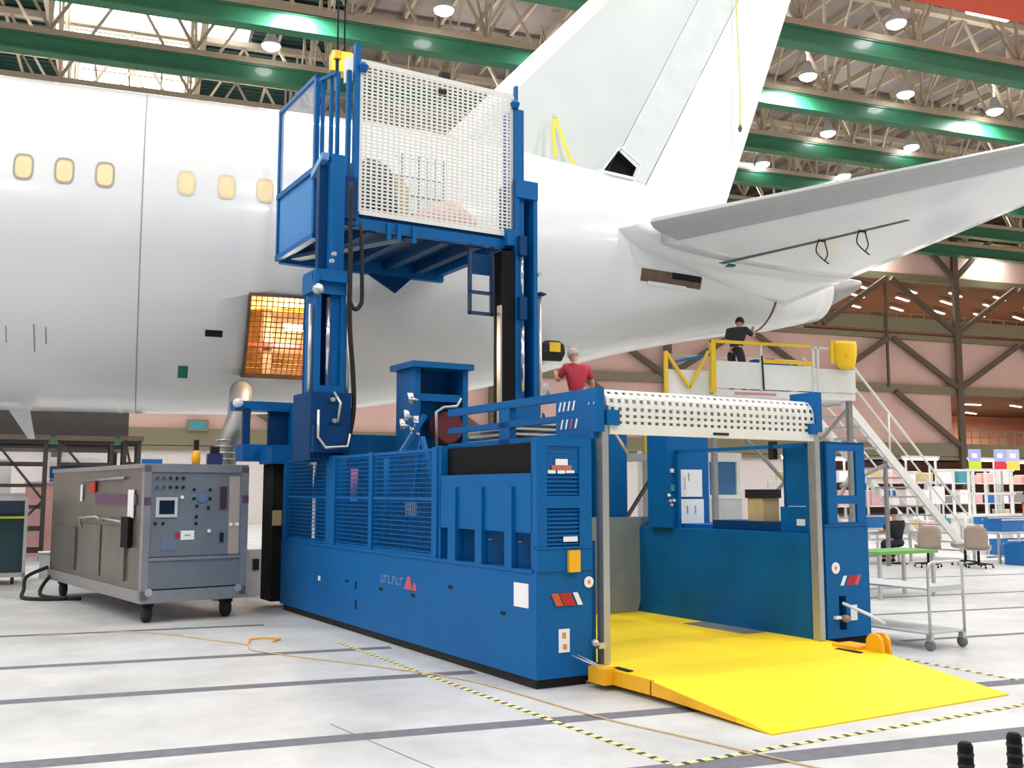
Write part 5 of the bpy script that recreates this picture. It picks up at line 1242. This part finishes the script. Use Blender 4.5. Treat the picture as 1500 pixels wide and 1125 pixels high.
# racks and crates across the far right shop floor
rk = random.Random(11)
pal = [WWALL, PINKC, LTGR, TANB, BIN, PAPER, mat('dusty_rose', (206, 160, 164), .7), TEAL, ALUD]
kinds = {id(WWALL): 'off white', id(PINKC): 'pink', id(LTGR): 'light grey', id(TANB): 'tan', id(BIN): 'bright blue', id(PAPER): 'white', id(pal[6]): 'dusty rose', id(TEAL): 'teal', id(ALUD): 'dull grey'}
def rack(loc, rz, L, lb, n_sh=3, h=2.1):
    t = thing('storage_rack', lb, 'rack', loc, rz)
    for x in (-L / 2, L / 2):
        for y in (-.3, .3): bx('upright', t, LTGR, [(x - .03, x + .03, y - .03, y + .03, 0, h)])
    for k in range(n_sh): bx('shelf', t, LTGR, [(-L / 2, L / 2, -.35, .35, .3 + (h - .4) * k / (n_sh - 1), .35 + (h - .4) * k / (n_sh - 1))])
    return t
rl_lab = ['storage rack beside the loader tower, beyond the stairs', 'storage rack beyond the stair foot', 'storage rack in line with the seated person', 'storage rack left of the sign cards',
          'storage rack beyond the white railing', 'storage rack farthest right']
rl_short = ['rack beside the tower', 'rack beyond the stair foot', 'rack past the seated person', 'rack left of the signs', 'rack beyond the railing', 'farthest right rack']
ords = ['leftmost', 'second', 'third', 'rightmost']
for i, (x, y) in enumerate(((21.5, 29), (25.5, 29.5), (28.2, 33), (33, 34), (37, 35), (41.5, 36))):
    L = 3.4; rack((x, y, 0), R(5), L, rl_lab[i])
    for k in range(3):
        z = .3 + (2.1 - .4) * k / 2 + .051
        for q in range(4):
            w_ = rk.uniform(.4, .7); h = rk.uniform(.25, .55); m = rk.choice(pal)
            if (q + k + i) % 5 == 0: m = PAPER
            xx = -L / 2 + .5 + q * .8
            t = thing('carton', '%s box, %s on %s shelf of the %s' % (kinds[id(m)], ords[q], ('lowest', 'middle', 'top')[k], rl_short[i]), 'box', (x + xx * math.cos(R(5)), y + xx * math.sin(R(5)), z), R(5))
            bx('box', t, m, [(-w_ / 2, w_ / 2, -.25, .25, 0, h)], .02); bx('lid', t, PAPER if m is not PAPER else LTGR, [(-w_ / 2 - .01, w_ / 2 + .01, -.26, .26, h, h + .03)])
s2 = strip((27.5, 30.5, 2.9), 1.6, TUBEE, 'bright bench light above the far shop floor racks', 'bench lights over the racks', leg=2.9)
for x, y, z in ((31, 31, 2.9), (35, 33, 2.9), (24.6, 32, 2.9), (39, 33, 2.9), (22.4, 31, 2.9)): dup(s2, (x, y, z), R(10))

# ------------------------------------------------------------------ left background: scaffolds, tarp bin, shelving
def scaffold(loc, rz, L, h, bays, lb):
    t = thing('scaffold', lb, 'scaffold', loc, rz)
    for k in range(bays + 1):
        for y in (0, 1.2): bx('standard', t, SCAF, [(L * k / bays - .045, L * k / bays + .045, y - .045, y + .045, 0, h)])
    nz = 5
    for j in range(nz + 1):
        z = .25 + (h - .3) * j / nz
        for y in (0, 1.2): bx('ledger', t, SCAF, [(0, L, y - .03, y + .03, z - .04, z + .04)])
    for k in range(bays):
        MB().beam((L * k / bays, 0, .2), (L * (k + 1) / bays, 0, h * .5), .06, .06).obj('brace', SCAF, t); MB().beam((L * (k + 1) / bays, 0, h * .5), (L * k / bays, 0, h), .06, .06).obj('brace', SCAF, t)
    bx('deck', t, OLIVD, [(-.1, L + .1, -.1, 1.3, h, h + .12)])
    return t
scaffold((-4.6, 27.0, 0), R(4), 2.3, 2.95, 2, 'dark scaffold at the left edge under the fuselage')
scaffold((-2.0, 27.3, 0), R(4), 1.2, 2.95, 1, 'dark scaffold left of the grey cart top')
scaffold((-.5, 28.0, 0), R(4), .35, 3.0, 1, 'narrow dark scaffold just left of the pink wall strip')
t = thing('dock_canopy', 'dark dock canopy under the fuselage at left', 'dock', (-5.0, 29.6, 2.85), R(4)); bx('canopy', t, SCAF, [(0, 4.55, 0, 3, 0, 1.2)], .02); bx('fascia', t, GREEN, [(-.0, 4.7, -.05, .0, .1, .3)]); bx('post', t, SCAF, [(.1, .3, 2.6, 2.8, -2.85, 0), (4.2, 4.4, 2.6, 2.8, -2.85, 0)])
t = thing('blue_pallet_stack', 'blue and white stack of panels behind the dark scaffolds', 'stack', (-1.85, 34.2, 0), R(4)); 
for k, m in enumerate((ALUD, LTGR, BIN, PAPER, BIN, mat('stack_violet', (90, 110, 180), .5), BIN, PAPER)): bx('panel', t, m, [(-.9, .9, -.5, .5, .35 * k, .35 * k + (.28 if k % 2 else .33))], .01)
t = thing('tarp_bin', 'dark teal tarp covered bin with pale frame at the left edge', 'bin', (-2.55, 20.6, 0), R(6))
bx('tarp', t, TEALD, [(-.8, .5, 0, 1.2, .22, 1.3)], .04); bx('rim', t, mat('rim_navy', (44, 60, 84), .6), [(-.84, .52, -.03, 1.23, 1.3, 1.52)], .02); bx('yellow_edge', t, LIME, [(-.84, .52, -.045, -.03, 1.2, 1.24)])
bx('frame', t, STEEL, [(.5, .56, -.06, 0, .05, 1.6), (-.84, .56, -.06, .0, .14, .22)], .005)
for x in (-.6, .35):
    for y in (.15, 1.0): MB().lathe([(.06, -.03), (.1, -.02), (.1, .02), (.06, .03)], (x, y, .101), 14, 'x').obj('wheel', MAROON, t, smooth=True); bx('wheel_fork', t, STEEL, [(x - .04, x + .04, y - .04, y + .04, .14, .22)])
t = thing('wall_cabinet', 'teal screen cabinet on the pink wall strip above the grey cart', 'cabinet', (2.55, 55.9, 4.95)); bx('case', t, OLIVE, [(-.55, .55, -.5, -.25, -.1, .5)], .02); bx('screen', t, TEAL, [(-.4, .4, -.52, -.5, .0, .4)])
# shelving and crates between the scaffold legs and beyond, low under the belly
wl = ['white crate on the floor left of the grey cart, near the tarp bin', 'pale crate behind the dark scaffold at the left edge', 'pink topped crate behind the dark scaffold', 'tall white locker behind the scaffolds']
for (x, y, w_, h, m), lb in zip(((-1.6, 22.2, .6, .45, PAPER), (-3.6, 30.8, 1.2, 1.6, LTGR), (-2.5, 29.6, .9, 1.9, PINKC), (-4.4, 34, 1.2, 2.6, PAPER)), wl):
    t = thing('crate', lb, 'crate', (x, y, 0), R(6)); bx('crate_body', t, m, [(-w_ / 2, w_ / 2, -.3, .3, 0, h)], .02); bx('crate_lid', t, LTGR, [(-w_ / 2 - .02, w_ / 2 + .02, -.32, .32, h, h + .05)], .01)
t = thing('junction_box', 'pale grey box on the floor between the grey cart and the blue loader', 'box', (1.75, 17.2, 0), R(10)); bx('box', t, LTGR, [(-.12, .12, -.12, .12, 0, .75)], .02); bx('socket', t, BLK, [(-.06, .04, -.14, -.12, .42, .6)], .01)
